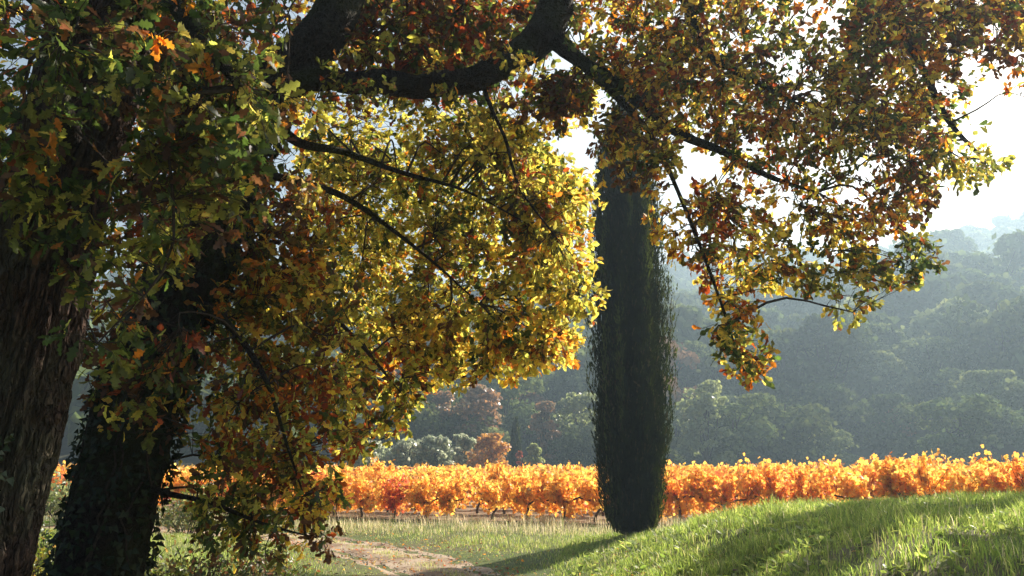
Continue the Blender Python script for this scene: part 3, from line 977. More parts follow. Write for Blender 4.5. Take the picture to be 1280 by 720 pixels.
# ------------------------------------------------------------------ vineyard
VCOL = np.array([(0.70, 0.32, 0.04), (0.74, 0.41, 0.055), (0.62, 0.22, 0.035), (0.50, 0.09, 0.03), (0.74, 0.50, 0.09), (0.50, 0.36, 0.07)])


def vine_meshes(seed, pal, n=740, height=1.5, low=0.40):
    rg = np.random.default_rng(seed)
    wood = Acc()
    lean = rg.normal(0, 0.06, 2)
    hd = np.array([lean[0], lean[1], low + rg.uniform(0.05, 0.18)])
    pts = [(0, 0, -.12), (rg.normal(0, .03), rg.normal(0, .03), .15), (hd[0] * 1.4 + rg.normal(0, .03), hd[1], .35), tuple(hd)]
    c = catmull(np.hstack([np.array(pts), np.array([[.055], [.042], [.038], [.045]])]), 14)
    v, q = tube(c[:, :3], c[:, 3], 9, bark_disp(0.01, 2, seed))
    wood.add(v, None, q)
    tips = []
    for s in (-1, 1):
        e = hd + np.array([s * rg.uniform(.35, .6), rg.normal(0, .08), rg.uniform(.0, .15)])
        c = catmull(np.hstack([np.array([hd, (hd + e) / 2 + (0, 0, rg.uniform(-.03, .1)), e]), np.array([[.036], [.026], [.018]])]), 9)
        v, q = tube(c[:, :3], c[:, 3], 7)
        wood.add(v, None, q)
        tips.append(c[:, :3])
    arm = np.concatenate(tips)
    ncane = 22
    st = arm[rg.integers(0, len(arm), ncane)]
    en = st + np.stack([rg.normal(0, .22, ncane), rg.normal(0, .26, ncane), rg.uniform(.35, height - low - .05, ncane)], 1)
    # a few canes droop
    dr = rg.random(ncane) < 0.32
    en[dr, 2] = st[dr, 2] - rg.uniform(0.05, 0.4, dr.sum()); en[dr, 1] += rg.normal(0, .3, dr.sum())
    v, q = many_tubes(st, en, 0.006, 0.003, 4, 0.05, 0.08)
    wood.add(v, None, q)
    k = rg.integers(0, ncane, n)
    f = rg.uniform(0.05, 1.02, n)
    pos = st[k] + (en[k] - st[k]) * f[:, None] + rg.normal(0, 0.06, (n, 3))
    pos[:, 2] = np.maximum(pos[:, 2], 0.12)
    d = rg.normal(0, .7, (n, 3)); d[:, 2] -= .5
    R = rot_from(d, rg.normal(0, 1, (n, 3)) + np.array([0, -.2, .4]))
    w = np.array(pal, float); w /= w.sum()
    ck = rg.choice(len(VCOL), ncane, p=w)
    ci = np.where(rg.random(n) < .5, ck[k], rg.choice(len(VCOL), n, p=w))
    col = VCOL[ci] * rg.uniform(.75, 1.25, (n, 1))
    v, t, cc = scatter(VINE_V, VINE_F, pos, R, 0.115 * rg.uniform(.65, 1.25, n), col)
    return wood.mesh("trunk"), make_mesh("foliage", v, t, None, cc)


normal_pal = (3.0, 5.5, 1.0, .12, 3.0, .5)
VM = [vine_meshes(100 + i, normal_pal, 740, 1.16 + 0.14 * (i % 4) / 3) for i in range(10)]
VRED = [vine_meshes(140 + i, (1.2, .6, 3, 3.2, .2, 0), 640, 1.2) for i in range(2)]
VR2 = [vine_meshes(160 + i, (4.2, 4.4, 2.0, .35, 1.8, .3), 740, 1.16 + 0.18 * (i % 3) / 2) for i in range(5)]
for a_, b_ in VM + VRED + VR2:
    a_.materials.append(M_VWOOD)
    b_.materials.append(M_VINE)

slope = math.atan(-0.45)
rdir = np.array([math.cos(slope), math.sin(slope)])
rnrm = np.array([-rdir[1], rdir[0]])
org = np.array([0.0, 23.45])
ORD = ["first", "second", "third", "fourth", "fifth", "sixth", "seventh", "eighth", "ninth", "tenth", "eleventh", "twelfth", "thirteenth", "fourteenth", "fifteenth",
       "sixteenth", "seventeenth", "eighteenth", "nineteenth", "twentieth", "twenty-first", "twenty-second", "twenty-third", "twenty-fourth",
       "twenty-fifth", "twenty-sixth", "twenty-seventh", "twenty-eighth", "twenty-ninth", "thirtieth", "thirty-first"]
vines = []
for row in range(9):
    span = np.arange(-40, 40, 1.08)
    for s_ in span + (0.5 * (row % 2)):
        s_ = s_ + random.uniform(-.12, .12)
        p = org + rdir * s_ + rnrm * (1.0 + row * 2.3 + random.uniform(-.1, .1))
        px, py, f = PX(np.array([p[0], p[1], 1.0]))
        if f < 4 or px < -60 or px > 1340:
            continue
        vines.append((row, px, p))
front = [v_ for v_ in vines if v_[0] == 0]
rear = [v_ for v_ in vines if v_[0] > 0]
rear.sort(key=lambda v_: v_[2][1])
own = front + rear[:290 - len(front)]
cyx = 786
lefts = sorted([v_ for v_ in front if v_[1] < cyx], key=lambda v_: -v_[1])
rights = sorted([v_ for v_ in front if v_[1] >= cyx], key=lambda v_: v_[1])
names = {}
for i, v_ in enumerate(lefts):
    names[id(v_)] = "%s vine left of the cypress in the vineyard's front row" % ORD[min(i, 30)]
for i, v_ in enumerate(rights):
    names[id(v_)] = "%s vine right of the cypress in the front row behind the bank" % ORD[min(i, 30)]
for v_ in own:
    row, px, p = v_
    red = (row == 0 and (abs(px - 488) < 14 or px < 90)) or (row > 0 and random.random() < 0.06)
    wm, fm = random.choice(VRED if red else (VR2 if px > 830 and random.random() < .7 else VM))
    front_ = row == 0
    if front_:
        lab = names[id(v_)]
        lab = ("red-leaved " if red else "orange-leaved ") + lab
    else:
        lab = "orange or red grapevine in the rows behind the vineyard's front row"
    t = thing("grape_vine", lab, "grapevine", (p[0], p[1], gh(p[0], p[1])),
              "vines of the vineyard's front row" if front_ else "vines in the rows behind the front row")
    t.rotation_euler = (0, 0, slope + random.choice((0, math.pi)) + random.uniform(-.15, .15))
    sc_ = random.uniform(.92, 1.1) * (1.0 + 0.13 * float(np.clip((px - 900) / 250, 0, 1)))
    t.scale = (sc_, sc_, sc_ * random.uniform(.96, 1.06))
    link("trunk", wm, None, t)
    link("foliage", fm, None, t)
print("vines", len(own), "front", len(front), [round(v_[1]) for v_ in lefts][:20])

# the many rows beyond, as one mass
rg = np.random.default_rng(77)
pos = []
for row in range(4, 17):
    for s_ in np.arange(-60, 50, 0.4):
        p = org + rdir * s_ + rnrm * (1.0 + row * 2.3)
        if p[1] < 12 or abs(p[0] / p[1]) > 0.68:
            continue
        if row < 9 and p[1] < rear[min(len(rear) - 1, 290 - len(front))][2][1] + 0.3:
            continue
        for _ in range(3):
            pos.append((p[0] + rg.normal(0, .1), p[1] + rg.normal(0, .28), rg.uniform(.5, 1.3)))
pos = np.array(pos)
n = len(pos)
R = rot_from(rg.normal(0, 1, (n, 3)), rg.normal(0, 1, (n, 3)))
cc = VCOL[rg.choice(6, n, p=np.array(normal_pal) / sum(normal_pal))] * rg.uniform(.75, 1.25, (n, 1))
v, t, cc = scatter(VINE_V, VINE_F, pos, R, 0.3 * rg.uniform(.7, 1.2, n), cc)
far_v = link("distant_vine_rows", make_mesh("distant_vine_rows", v, t, None, cc), M_VINE)
kind(far_v, 'stuff')
far_v['label'] = "orange mass of vine rows farther back in the vineyard"


# ------------------------------------------------------------------ trees behind the vineyard and on the hill
def crown_mesh(seed, n, h, rad, lobes, cols, leaf, base=0.25, shape='round', spread=.7, lr=(.22, .45)):
    """a crown of leaf clumps on many uneven lobes; returns trunk, crown meshes"""
    rg = np.random.default_rng(seed)
    C, Rr = [], []
    for i in range(lobes):
        f = rg.uniform(0, 1)
        z = h * (base + (1 - base) * f)
        if shape == 'round':
            w = rad * math.sqrt(max(0.08, 1 - (2 * f - 0.85) ** 2 * 0.8))
        elif shape == 'pine':
            w = rad * (0.45 + 0.75 * f) * (1.0 if f < 0.85 else 0.7)
        else:
            w = rad * (1 - 0.75 * f)
        a = rg.uniform(0, 2 * math.pi)
        q = w * math.sqrt(rg.uniform(0.05, 1)) * 0.8
        C.append((q * math.cos(a), q * math.sin(a), z))
        Rr.append(rad * rg.uniform(*lr))
    C, Rr = np.array(C), np.array(Rr)
    k = rg.choice(lobes, n, p=Rr ** 2 / (Rr ** 2).sum())
    d = rg.normal(0, 1, (n, 3)); d /= np.linalg.norm(d, axis=1)[:, None]
    d[:, 2] = np.where(d[:, 2] < -0.3, -d[:, 2], d[:, 2])
    rr = Rr[k] * (0.72 + 0.4 * rg.random(n)) * (1 + 0.3 * (rg.random(n) < 0.08))
    pos = C[k] + d * rr[:, None] * np.array([1, 1, 0.8])
    pos[:, 2] = np.clip(pos[:, 2], h * base * 0.55, h * 1.05)
    R = rot_from(rg.normal(0, 1, (n, 3)), d + rg.normal(0, spread, (n, 3)))
    cols = np.array(cols)
    lc = rg.integers(0, len(cols), lobes)
    ci = np.where(rg.random(n) < .6, lc[k], rg.integers(0, len(cols), n))
    col = cols[ci] * rg.uniform(.75, 1.3, (n, 1))
    v, t, cc = scatter(CLUMP_V, CLUMP_F, pos, R, leaf * rg.uniform(.55, 1.35, n), col)
    cm = make_mesh("crown", v, t, None, cc)
    wd = Acc()
    r0 = 0.025 * h + 0.05
    c = catmull([(0, 0, -0.6, r0 * 1.3), (0, 0, .3, r0), (rg.normal(0, .2), rg.normal(0, .2), h * .4, r0 * .7), (rg.normal(0, .3), rg.normal(0, .3), h * .85, r0 * .2)], 12)
    v, q = tube(c[:, :3], c[:, 3], 7)
    wd.add(v, None, q)
    m = min(lobes, 12)
    st = c[rg.integers(4, 10, m), :3]
    v, q = many_tubes(st, C[:m], r0 * .35, r0 * .1, 4, 0.05, 0.05)
    wd.add(v, None, q)
    tm = wd.mesh("trunk")
    tm.materials.append(M_TWIG)
    cm.materials.append(M_TREE)
    return tm, cm


GREEN = [(0.075, 0.10, 0.036), (0.10, 0.13, 0.048), (0.13, 0.15, 0.056), (0.085, 0.10, 0.045)]
PINE = [(0.12, 0.16, 0.065), (0.15, 0.19, 0.075), (0.18, 0.21, 0.08)]
LIGHT = [(0.24, 0.27, 0.12), (0.28, 0.30, 0.13), (0.20, 0.23, 0.10)]
OLIVE = [(0.30, 0.33, 0.22), (0.37, 0.39, 0.27), (0.25, 0.28, 0.18), (0.42, 0.43, 0.31)]
RUSS = [(0.28, 0.16, 0.085), (0.33, 0.19, 0.10), (0.22, 0.13, 0.075), (0.22, 0.17, 0.10)]
ORAN = [(0.50, 0.30, 0.11), (0.50, 0.29, 0.11), (0.38, 0.19, 0.07)]
PINK = [(0.36, 0.10, 0.07), (0.30, 0.12, 0.06)]


def plant_tree(name, label, cat, px, D, top_py, width_px, cols, seed, n=2600, lobes=26, shape='round', leaf=0.3, base=0.22, group=None, z0=None):
    p = P(px, 578, D)
    z = gh(p[0], D) if z0 is None else z0
    top = P(px, top_py, D)[2]
    h = top - z
    rad = width_px * 0.5 * D / FPX
    tm, cm = crown_mesh(seed, n, h, rad, lobes * 2, cols, leaf, base, shape, .7, (.13, .34))
    cm.materials[0] = M_BUSH
    r = thing(name, label, cat, (p[0], D, z), group)
    link("trunk", tm, None, r)
    link("crown", cm, None, r)
    return r


og = "olive trees along the back of the vineyard"
plant_tree("olive_tree", "leftmost grey-green olive tree behind the vines, half hidden by oak leaves", "olive tree", 465, 66, 555, 70, OLIVE, 301, 3000, 30, leaf=.22, base=.12, group=og)
plant_tree("olive_tree", "broad grey-green olive tree, second from the left behind the vines", "olive tree", 508, 67, 552, 56, OLIVE, 302, 2800, 26, leaf=.22, base=.12, group=og)
plant_tree("olive_tree", "silvery olive tree with upright tufts in the middle of the olive row", "olive tree", 547, 68, 546, 48, OLIVE, 303, 2600, 24, leaf=.22, base=.12, group=og)
plant_tree("olive_tree", "silvery olive tree beside the small orange tree behind the vines", "olive tree", 577, 66, 545, 40, OLIVE, 304, 2400, 22, leaf=.22, base=.12, group=og)
plant_tree("autumn_tree", "small round orange tree at the right end of the olive row", "tree", 613, 64, 546, 60, ORAN, 305, 2600, 34, leaf=.2, base=.03)
plant_tree("autumn_tree", "tall bare-looking russet tree behind the olive row", "tree", 597, 88, 484, 80, RUSS, 306, 3000, 30, leaf=.34, base=.2)
plant_tree("autumn_tree", "dull brown tree leaning on the dark wood, left of the tall russet tree", "tree", 553, 90, 496, 60, RUSS, 307, 2400, 24, leaf=.34, base=.2)
plant_tree("autumn_tree", "narrow russet tree with an orange top between grey-green trees left of the cypress", "tree", 684, 86, 504, 46, RUSS, 308, 2200, 20, leaf=.32, base=.15)
plant_tree("bush", "small pinkish red bush at the foot of the wood behind the vines", "bush", 650, 70, 566, 14, PINK, 309, 500, 8, leaf=.2, base=.1)
plant_tree("young_tree", "small pale grey-green tree at the wood's edge right of the thin cypress", "tree", 666, 72, 558, 28, LIGHT, 310, 1200, 14, leaf=.24, base=.15)
plant_tree("broadleaf_tree", "pale grey-green tree just left of the big cypress at the wood's edge", "tree", 722, 88, 488, 62, LIGHT, 311, 2800, 28, leaf=.32, base=.15)
plant_tree("broadleaf_tree", "grey-green tree with ragged pale tufts just right of the big cypress", "tree", 885, 84, 478, 80, LIGHT, 312, 3000, 30, leaf=.32, base=.12)
tp = P(644, 578, 74)
cypress("cypress_tree", (tp[0], 74.0, gh(tp[0], 74.0)), [(0.2, .3), (1.5, .45), (3.0, .42), (4.5, .2), (5.2, .03)], 1500, "thin dark young cypress standing far behind the vines", 0.4, 9)

# unseen pines added beyond the right edge, crowns shaped to shade the bank
for (x_, y_, z_, r_, sd, lab) in ((17.6, 24.9, 15.7, 0.72, 351, "tallest unseen pine, added to shade the bank with its small high crown"),
                                  (13.5, 19.0, 10.8, 0.6, 352, "unseen slim pine of middle height, added to shade the bank"),
                                  (8.5, 11.5, 4.8, 0.7, 353, "lowest unseen pine, added to shade the near right of the bank")):
    tm, cm = crown_mesh(sd, 3600, z_ + 1.4, r_, 18, PINE, .34, 1 - 2.9 / (z_ + 1.4), 'round')
    r = thing("pine_tree", lab, "tree", (x_, y_, gh(x_, y_)), "unseen pines added to shade the bank")
    link("trunk", tm, None, r)
    link("crown", cm, None, r)

HT = []
for i in range(4):
    HT.append(("oak_tree", "hazy dark hillside oak", "dark green oaks on the hillside", crown_mesh(400 + i, 2300, 9.0, 4.6, 13, GREEN, .8, .12, 'round', .35)))
for i in range(4):
    HT.append(("pine_tree", "hazy billowing hillside pine", "pines on the hillside", crown_mesh(420 + i, 2300, 10.5, 4.6, 12, PINE, .75, .25, 'pine', .35)))
for i in range(3):
    HT.append(("broadleaf_tree", "hazy pale round hillside tree", "pale green trees on the hillside", crown_mesh(440 + i, 2200, 8.2, 4.3, 12, LIGHT, .75, .12, 'round', .35)))
for i in range(1):
    HT.append(("autumn_tree", "hazy russet brown hillside tree", "russet trees on the hillside", crown_mesh(460 + i, 1900, 7.6, 3.6, 12, RUSS, .7, .12, 'round', .35)))

# finer crowns of the same kinds for the trees at the foot of the hill
NEAR_T = [crown_mesh(500 + i, 3600, 9.0, 4.6, 22, GREEN, .42, .1, 'round', .5) for i in range(4)]
NEAR_T += [crown_mesh(520 + i, 3600, 10.5, 4.6, 20, PINE, .4, .2, 'pine', .5) for i in range(4)]
NEAR_T += [crown_mesh(540 + i, 3600, 8.2, 4.3, 20, LIGHT, .4, .1, 'round', .5) for i in range(3)]
NEAR_T += [crown_mesh(560, 3000, 7.6, 3.6, 18, RUSS, .38, .1, 'round', .5)]

rg = np.random.default_rng(5)
cand = []
for yy in np.arange(88, 330, 7.2):
    wdt = 0.70 * yy
    stp = 7.4
    for xx in np.arange(-wdt, wdt, stp):
        x, y = xx + rg.uniform(-2.8, 2.8), yy + rg.uniform(-2.8, 2.8)
        cand.append((x, y))
cand = np.array(cand)
hz = np.maximum(hill_h(cand[:, 0], cand[:, 1]), ground_h(cand[:, 0], cand[:, 1]))
pxs, pys, _ = PX(np.stack([cand[:, 0], cand[:, 1], hz + 8], 1))
# hidden behind nearer trees? keep those whose top rises above the running skyline of their column
order = np.argsort(cand[:, 1])
sky = np.full(1500, 1e9)
own_t, rest_t = [], []
for i in order:
    a = int(np.clip(pxs[i] + 100, 0, 1499))
    w = max(3, int(4.2 * FPX / cand[i, 1]))
    lo, hi = max(0, a - w), min(1499, a + w)
    cov = np.median(sky[lo:hi + 1])
    vis = cov - pys[i]
    sky[lo + w // 3:hi + 1 - w // 3] = np.minimum(sky[lo + w // 3:hi + 1 - w // 3], pys[i] + 6)
    if vis > 2:
        if not -60 < pxs[i] < 1340:
            continue
        inview = (500 < pxs[i] < 1300 and pys[i] < 600)
        (own_t if inview and len(own_t) < 280 else rest_t).append(i)
tally = {}
for i in sorted(own_t, key=lambda q: pxs[q]):
    u = rg.random()
    j = rg.integers(0, 4) if u < .36 else (rg.integers(4, 8) if u < .68 else (rg.integers(8, 11) if u < .95 else 11))
    nm, lab, grp, (tm, cm) = HT[j]
    x, y = cand[i]
    band = "foot" if y < 100 else ("lower slope" if y < 130 else ("middle slope" if y < 165 else ("upper slope" if y < 215 else "far ridge")))
    side = "left" if pxs[i] < 786 else "right"
    tally[(lab, band, side)] = tally.get((lab, band, side), 0) + 1
    nth = tally[(lab, band, side)]
    full = "%s, %s, %s from left, %s of cypress" % (lab, band, ORD[min(nth, 31) - 1], side)
    t = thing(nm, full, "tree", (x, y, hz[i] - 0.2), grp)
    t.rotation_euler = (0, 0, rg.uniform(0, 6.28))
    s_ = rg.uniform(.95, 1.65) * (0.66 if y < 108 else 1.0)
    if y < 118:
        tm, cm = NEAR_T[j]
    t.scale = (s_ * rg.uniform(.9, 1.15), s_ * rg.uniform(.9, 1.15), s_ * rg.uniform(.85, 1.1))
    link("trunk", tm, None, t)
    link("crown", cm, None, t)
# everything farther or hardly seen: one mass of crowns
acc_c = Acc()
tmpl = []
for i in range(3):
    tm, cm = crown_mesh(480 + i, 120, 8.5, 4.6, 9, GREEN + PINE, 2.0, .1, 'round', .35)
    vv = np.empty(len(cm.vertices) * 3, np.float32); cm.vertices.foreach_get("co", vv)
    tt_ = np.empty(len(cm.loops), np.int32); cm.loops.foreach_get("vertex_index", tt_)
    ca = np.empty(len(cm.vertices) * 4, np.float32); cm.attributes["col"].data.foreach_get("color", ca)
    tmpl.append((vv.reshape(-1, 3).astype(float), tt_.reshape(-1, 3), ca.reshape(-1, 4)[:, :3].astype(float)))
for i in rest_t:
    T, F, CC = tmpl[rg.integers(0, 3)]
    s_ = rg.uniform(.8, 1.2)
    a = rg.uniform(0, 6.28)
    M = np.array([[math.cos(a), -math.sin(a), 0], [math.sin(a), math.cos(a), 0], [0, 0, 1]]) * s_
    acc_c.add(T @ M.T + np.array([cand[i, 0], cand[i, 1], hz[i]]), F, None, CC)
fw = link("distant_wood", acc_c.mesh("distant_wood"), M_TREE)
kind(fw, 'stuff')
fw['label'] = "far hazy wood covering the upper hillside"
print("hill trees", len(own_t), len(rest_t))

# ------------------------------------------------------------------ grass
def grass(name, label, x, y, h, w, cols, bend, seed, seg=2):
    rg = np.random.default_rng(seed)
    n = len(x)
    z = ground_h(x, y) - 0.01
    a = rg.uniform(0, 2 * math.pi, n)
    ln = np.stack([np.cos(a), np.sin(a), np.zeros(n)], 1) * (h * bend * rg.uniform(.2, 1.3, n))[:, None]
    sd = np.stack([-np.sin(a + rg.normal(0, .5, n)), np.cos(a), np.zeros(n)], 1) * (w * 0.5)[:, None]
    b = np.stack([x, y, z], 1)
    up = np.array([0, 0, 1.0]) * h[:, None]
    V = np.stack([b - sd, b + sd, b + ln * .35 + up * .6 - sd * .75, b + ln * .35 + up * .6 + sd * .75, b + ln + up * rg.uniform(.8, 1.0, (n, 1))], 1)
    i = np.arange(n)[:, None] * 5
    T = np.concatenate([i + [0, 1, 3], i + [0, 3, 2], i + [2, 3, 4]])
    me = make_mesh(name, V.reshape(-1, 3), T, None, np.repeat(cols, 5, 0), smooth=True)
    o = kind(link(name, me, M_GRASS), 'stuff')
    o['label'] = label
    return o


def clumpy(n, x0, x1, y0, y1, freq, thr, seed, ypow=1.0):
    rg = np.random.default_rng(seed)
    x = rg.uniform(x0, x1, n)
    y = y0 + (y1 - y0) * rg.random(n) ** ypow
    k = fbm(x * freq, y * freq, 0, 3, seed)
    ok = rg.random(n) < np.clip((k - thr) * 5 + .35, 0.4, 1)
    return x[ok], y[ok], rg


GC = np.array([(0.13, 0.19, 0.03), (0.20, 0.26, 0.045), (0.28, 0.32, 0.07), (0.36, 0.34, 0.12), (0.45, 0.40, 0.22)])
DC = np.array([(0.40, 0.34, 0.20), (0.46, 0.40, 0.26), (0.34, 0.28, 0.15), (0.24, 0.24, 0.09), (0.17, 0.2, 0.06)])
# bank
x, y, rg = clumpy(235000, 0.2, 11.0, 4.5, 19.5, 1.2, 0.42, 61, 0.9)
d = x - np.interp(y, TOE_Y, TOE_X)
ok = (d > -0.7) & (track_dist(x, y) > 1.05 + rg.normal(0, .12, len(x))) & (np.abs(x / y) < 0.72)
x, y = x[ok], y[ok]
hgt = (0.04 + 0.22 * fbm(x * 1.8, y * 1.8, 0, 3, 62) ** 1.7) * np.clip(rg.normal(1, .28, len(x)), .4, 1.9) * np.clip(0.55 + 0.35 * d[ok], .55, 1) * np.clip(0.35 + y / 14, .6, 1.1)
c = GC[rg.choice(5, len(x), p=[.36, .36, .2, .06, .02])] * rg.uniform(.75, 1.25, (len(x), 1))
grass("bank_grass", "lush green grass covering the bank on the right", x, y, hgt, np.full(len(x), .0095) * rg.uniform(.7, 1.4, len(x)), c, .65, 63)
# dry flower stalks and broad weeds standing in the bank grass
x, y, rg = clumpy(1900, 0.8, 11.0, 5.0, 18.5, 0.7, 0.5, 66)
d = x - np.interp(y, TOE_Y, TOE_X)
ok = (d > 0) & (np.abs(x / y) < 0.7)
x, y = x[ok], y[ok]
grass("dry_stalks", "thin dry stalks standing in the bank grass", x, y, rg.uniform(.12, .27, len(x)), np.full(len(x), .006), DC[rg.choice(5, len(x), p=[.4, .2, .2, .1, .1])], .35, 67)
x, y, rg = clumpy(2600, 0.6, 11.0, 5.0, 18.0, 0.9, 0.5, 68)
d = x - np.interp(y, TOE_Y, TOE_X)
ok = (d > -.3) & (np.abs(x / y) < 0.7)
x, y = np.repeat(x[ok], 7), np.repeat(y[ok], 7)
x, y = x + rg.normal(0, .03, len(x)), y + rg.normal(0, .03, len(x))
n = len(x)
aw = rg.uniform(0, 6.28, n)
R = rot_from(np.stack([np.cos(aw), np.sin(aw), rg.uniform(.2, 1.1, n)], 1), np.array([[0, 0, 1.0]]) + rg.normal(0, .2, (n, 3)))
v, t, cc = scatter(OVAL_V, OVAL_F, np.stack([x, y, ground_h(x, y) + .02], 1), R, .10 * rg.uniform(.6, 1.4, n), GC[rg.integers(0, 3, n)] * rg.uniform(.7, 1.3, (n, 1)))
wd_ = kind(link("weeds", make_mesh("weeds", v, t, None, cc), M_GRASS), 'stuff')
wd_['label'] = "low broad-leaved weeds growing in the bank grass"
# verge between the track and the vines, and left of the track
x, y, rg = clumpy(180000, -15, 6, 8.0, 25, 1.0, 0.45, 71, 0.85)
td = track_dist(x, y)
dry = row_y(x) - y
d = x - np.interp(y, TOE_Y, TOE_X)
ok = (td > 0.95 + rg.normal(0, .16, len(x))) & (dry > 1.2) & (d < 0.1) & (np.abs(x / y) < 0.72)
x, y, dry = x[ok], y[ok], dry[ok]
mixd = np.clip(1.05 - dry / 4.2 + rg.normal(0, .2, len(x)), 0, 1)
isdry = rg.random(len(x)) < mixd * .8
c = np.where(isdry[:, None], DC[rg.integers(0, 4, len(x))], GC[rg.choice(5, len(x), p=[.28, .3, .22, .12, .08])]) * rg.uniform(.75, 1.25, (len(x), 1))
grass("verge_grass", "short mixed green and dry grass along the track", x, y, (0.05 + .11 * fbm(x, y, 0, 3, 73)) * np.clip((td[ok] - .6) / 1.8, .3, 1) * rg.uniform(.6, 1.5, len(x)), .007 * rg.uniform(.7, 1.4, len(x)), c, .6, 72)
# pale dry grass at the edge of the vineyard
x, y, rg = clumpy(120000, -22, 12, 14, 36, 1.1, 0.42, 81)
dry = row_y(x) - y
ok = (dry > -1.2) & (dry < 2.9) & (td[:1].size > 0) & (np.abs(x / y) < 0.70)
x, y = x[ok], y[ok]
ok = track_dist(x, y) > 1.15
x, y = x[ok], y[ok]
c = DC[rg.choice(5, len(x), p=[.34, .26, .2, .1, .1])] * rg.uniform(.8, 1.25, (len(x), 1))
grass("dry_grass", "pale dry grass at the foot of the vines", x, y, (0.08 + .28 * fbm(x * 1.3, y * 1.3, 0, 3, 83)) * rg.uniform(.5, 1.5, len(x)), .008 * rg.uniform(.7, 1.4, len(x)), c, .5, 82)
# thin grass on the crown of the track
rg = np.random.default_rng(91)
k = rg.integers(0, len(TC), 9000)
o_ = rg.normal(0, .14, 9000)
x, y = TC[k, 0] + tn[k, 0] * o_ + rg.normal(0, .05, 9000), TC[k, 1] + tn[k, 1] * o_ + rg.normal(0, .05, 9000)
ok = (fbm(x * 1.2, y * 1.2, 0, 3, 92) > .53) & (y > 5) & (y < 24)
x, y = x[ok], y[ok]
c = GC[rg.integers(0, 5, len(x))] * rg.uniform(.8, 1.2, (len(x), 1))
g_ = grass("track_grass", "sparse low grass on the middle strip of the track", x, y, rg.uniform(.06, .13, len(x)), .006 * rg.uniform(.7, 1.4, len(x)), c, .6, 93)
g_.location.z = 0.03

# fallen leaves and small stones on the track and its edges
rg = np.random.default_rng(95)
n = 3600
k = rg.integers(60, len(TC), n)
o_ = rg.normal(0, 1.3, n)
x, y = TC[k, 0] + tn[k, 0] * o_, TC[k, 1] + tn[k, 1] * o_
pos = np.stack([x, y, ground_h(x, y) + .05], 1)
R = rot_from(np.stack([rg.normal(0, 1, n), rg.normal(0, 1, n), rg.normal(0, .2, n)], 1), np.stack([rg.normal(0, .35, n), rg.normal(0, .35, n), np.ones(n)], 1))
c = PALV[rg.choice([4, 5, 6, 7, 7], n)] * rg.uniform(.8, 1.3, (n, 1))
v, t, cc = scatter(OAK2_V, OAK2_F, pos, R, .075 * rg.uniform(.6, 1.2, n), c)
fl = kind(link("fallen_leaves", make_mesh("fallen_leaves", v, t, None, cc), M_OAK), 'stuff')
fl['label'] = "brown fallen oak leaves scattered on the dirt track"
n = 1500
k = rg.integers(60, len(TC), n)
o_ = rg.uniform(-1, 1, n)
x, y = TC[k, 0] + tn[k, 0] * o_, TC[k, 1] + tn[k, 1] * o_
ico = np.array([(0, 0, .6), (1, 0, 0), (.3, .9, .05), (-.8, .55, 0), (-.8, -.6, .05), (.35, -.9, 0), (0, 0, -.6)])
icf = np.array([(0, 1, 2), (0, 2, 3), (0, 3, 4), (0, 4, 5), (0, 5, 1), (6, 2, 1), (6, 3, 2), (6, 4, 3), (6, 5, 4), (6, 1, 5)])
a = rg.uniform(0, 6.28, n)
R = rot_from(np.stack([np.cos(a), np.sin(a), rg.normal(0, .2, n)], 1), np.stack([rg.normal(0, .2, n), rg.normal(0, .2, n), np.ones(n)], 1))
v, t, cc = scatter(ico, icf, np.stack([x, y, ground_h(x, y) + .025], 1), R, .022 * rg.uniform(.4, 1.8, n), np.full((n, 3), .3))
st_ = kind(link("gravel", make_mesh("gravel", v, t, None, cc, smooth=False), M_STONE), 'stuff')
st_['label'] = "small pale stones lying on the dirt track"

# ------------------------------------------------------------------ undergrowth below the oaks
BG = [(0.16, 0.20, 0.04), (0.22, 0.24, 0.05), (0.10, 0.13, 0.03), (0.28, 0.24, 0.06), (0.30, 0.20, 0.08)]
BDK = [(0.05, 0.08, 0.02), (0.07, 0.10, 0.03), (0.10, 0.12, 0.04)]
BBR = [(0.16, 0.09, 0.04), (0.20, 0.14, 0.06), (0.10, 0.10, 0.035), (0.24, 0.10, 0.05)]


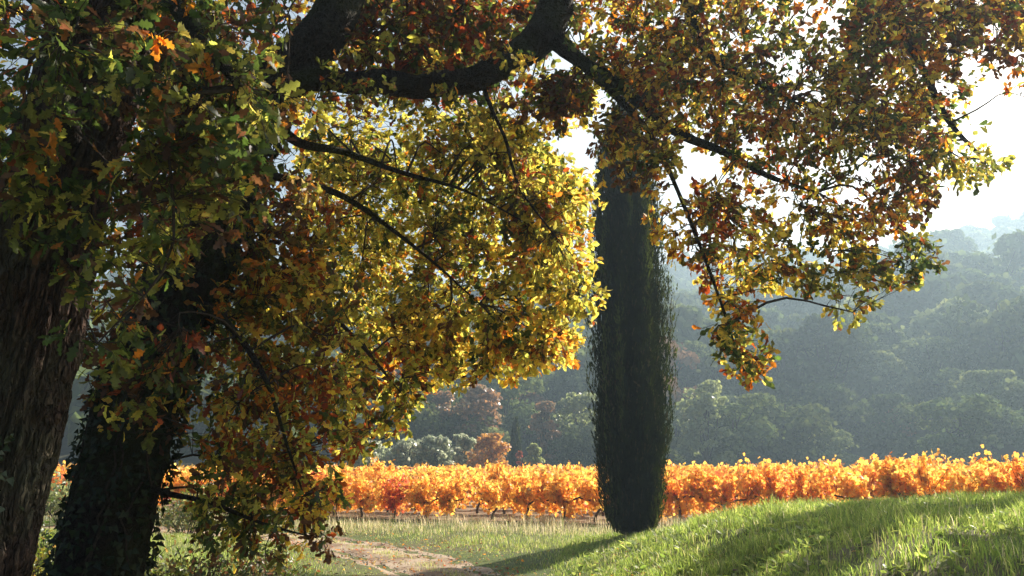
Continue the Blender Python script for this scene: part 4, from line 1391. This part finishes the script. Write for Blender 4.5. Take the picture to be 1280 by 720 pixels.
def bush(name, label, px, D, top, wpx, pal, n, size, seed, cat="bush"):
    rg = np.random.default_rng(seed)
    p = P(px, 578, D)
    z = gh(p[0], D)
    h = P(px, top, D)[2] - z
    r = wpx * .5 * D / FPX
    root = thing(name, label, cat, (p[0], D, z))
    m = 26
    a = rg.uniform(0, 6.28, m)
    ln = np.sqrt(rg.random(m)) * r
    en = np.stack([np.cos(a) * ln, np.sin(a) * ln * .8, h * rg.uniform(.45, 1.0, m) * (1 - .4 * (ln / r) ** 2)], 1)
    st = np.stack([np.cos(a) * .08, np.sin(a) * .08, np.full(m, -.05)], 1)
    v, q = many_tubes(st, en, .008, .003, 4, .12, .08)
    ac = Acc(); ac.add(v, None, q)
    link("stem", ac.mesh("stem"), M_TWIG, root)
    k = rg.integers(0, m, n)
    f = rg.uniform(.25, 1.08, n)
    pos = st[k] + (en[k] - st[k]) * f[:, None] + rg.normal(0, .06 + .05 * r, (n, 3))
    pos[:, 2] = np.clip(pos[:, 2] + .12 * h * np.sin(np.pi * f), .03, None)
    R = rot_from(rg.normal(0, 1, (n, 3)) + np.array([0, 0, .1]), rg.normal(0, .8, (n, 3)) + np.array([0, 0, .8]))
    pal = np.array(pal)
    c = pal[rg.integers(0, len(pal), n)] * rg.uniform(.75, 1.3, (n, 1))
    v, t, cc = scatter(OVAL_V, OVAL_F, pos, R, size * rg.uniform(.6, 1.3, n), c)
    kind(link("foliage", make_mesh("foliage", v, t, None, cc), M_BUSH, root), 'stuff')
    return root


bush("bramble", "sunlit yellow-green bramble between the two oak trunks", 45, 9.5, 655, 70, BG, 900, .06, 501)
bush("bramble", "dark green bramble behind the gap between the oak trunks", 70, 12.0, 628, 90, BDK, 900, .07, 502)
bush("bramble", "sunlit pale yellow-green bramble right of the ivy-clad trunk's foot", 195, 9.4, 652, 110, BG, 1500, .06, 503)
bush("bramble", "low brown and green bush under the drooping oak foliage", 285, 9.6, 665, 130, BBR + BDK, 1300, .06, 504)
bush("bramble", "low leafy bush at the left edge of the track under the oak's lowest twigs", 350, 11.5, 676, 90, BBR + BDK + BG, 900, .06, 505)
bush("bush", "dull grey-green bush beyond the gap between the trunks", 85, 26.0, 560, 110, LIGHT, 1500, .14, 506)
bush("bush", "grey-green bush behind the ivy-clad trunk at the track's far bend", 240, 23.0, 600, 110, LIGHT + BG, 1500, .12, 507)

# ------------------------------------------------------------------ haze
hm, N, L = mat("haze")
out = N.new("ShaderNodeOutputMaterial")
pv = N.new("ShaderNodeVolumePrincipled")
pv.inputs['Color'].default_value = (0.60, 0.82, 1.0, 1)
pv.inputs['Density'].default_value = 0.00145
pv.inputs['Anisotropy'].default_value = 0.45
L.new(pv.outputs[0], out.inputs['Volume'])
zmax = 135.0
bx = np.array([(x, y, z) for x in (-640, 640) for y in (-80, 740) for z in (-8, zmax)], float)
bq = np.array([(0, 1, 3, 2), (4, 6, 7, 5), (0, 4, 5, 1), (2, 3, 7, 6), (0, 2, 6, 4), (1, 5, 7, 3)])
hz_o = kind(link("haze", make_mesh("haze", bx, None, bq, smooth=False), hm), 'stuff')
hz_o['label'] = "thin bluish haze over the valley"
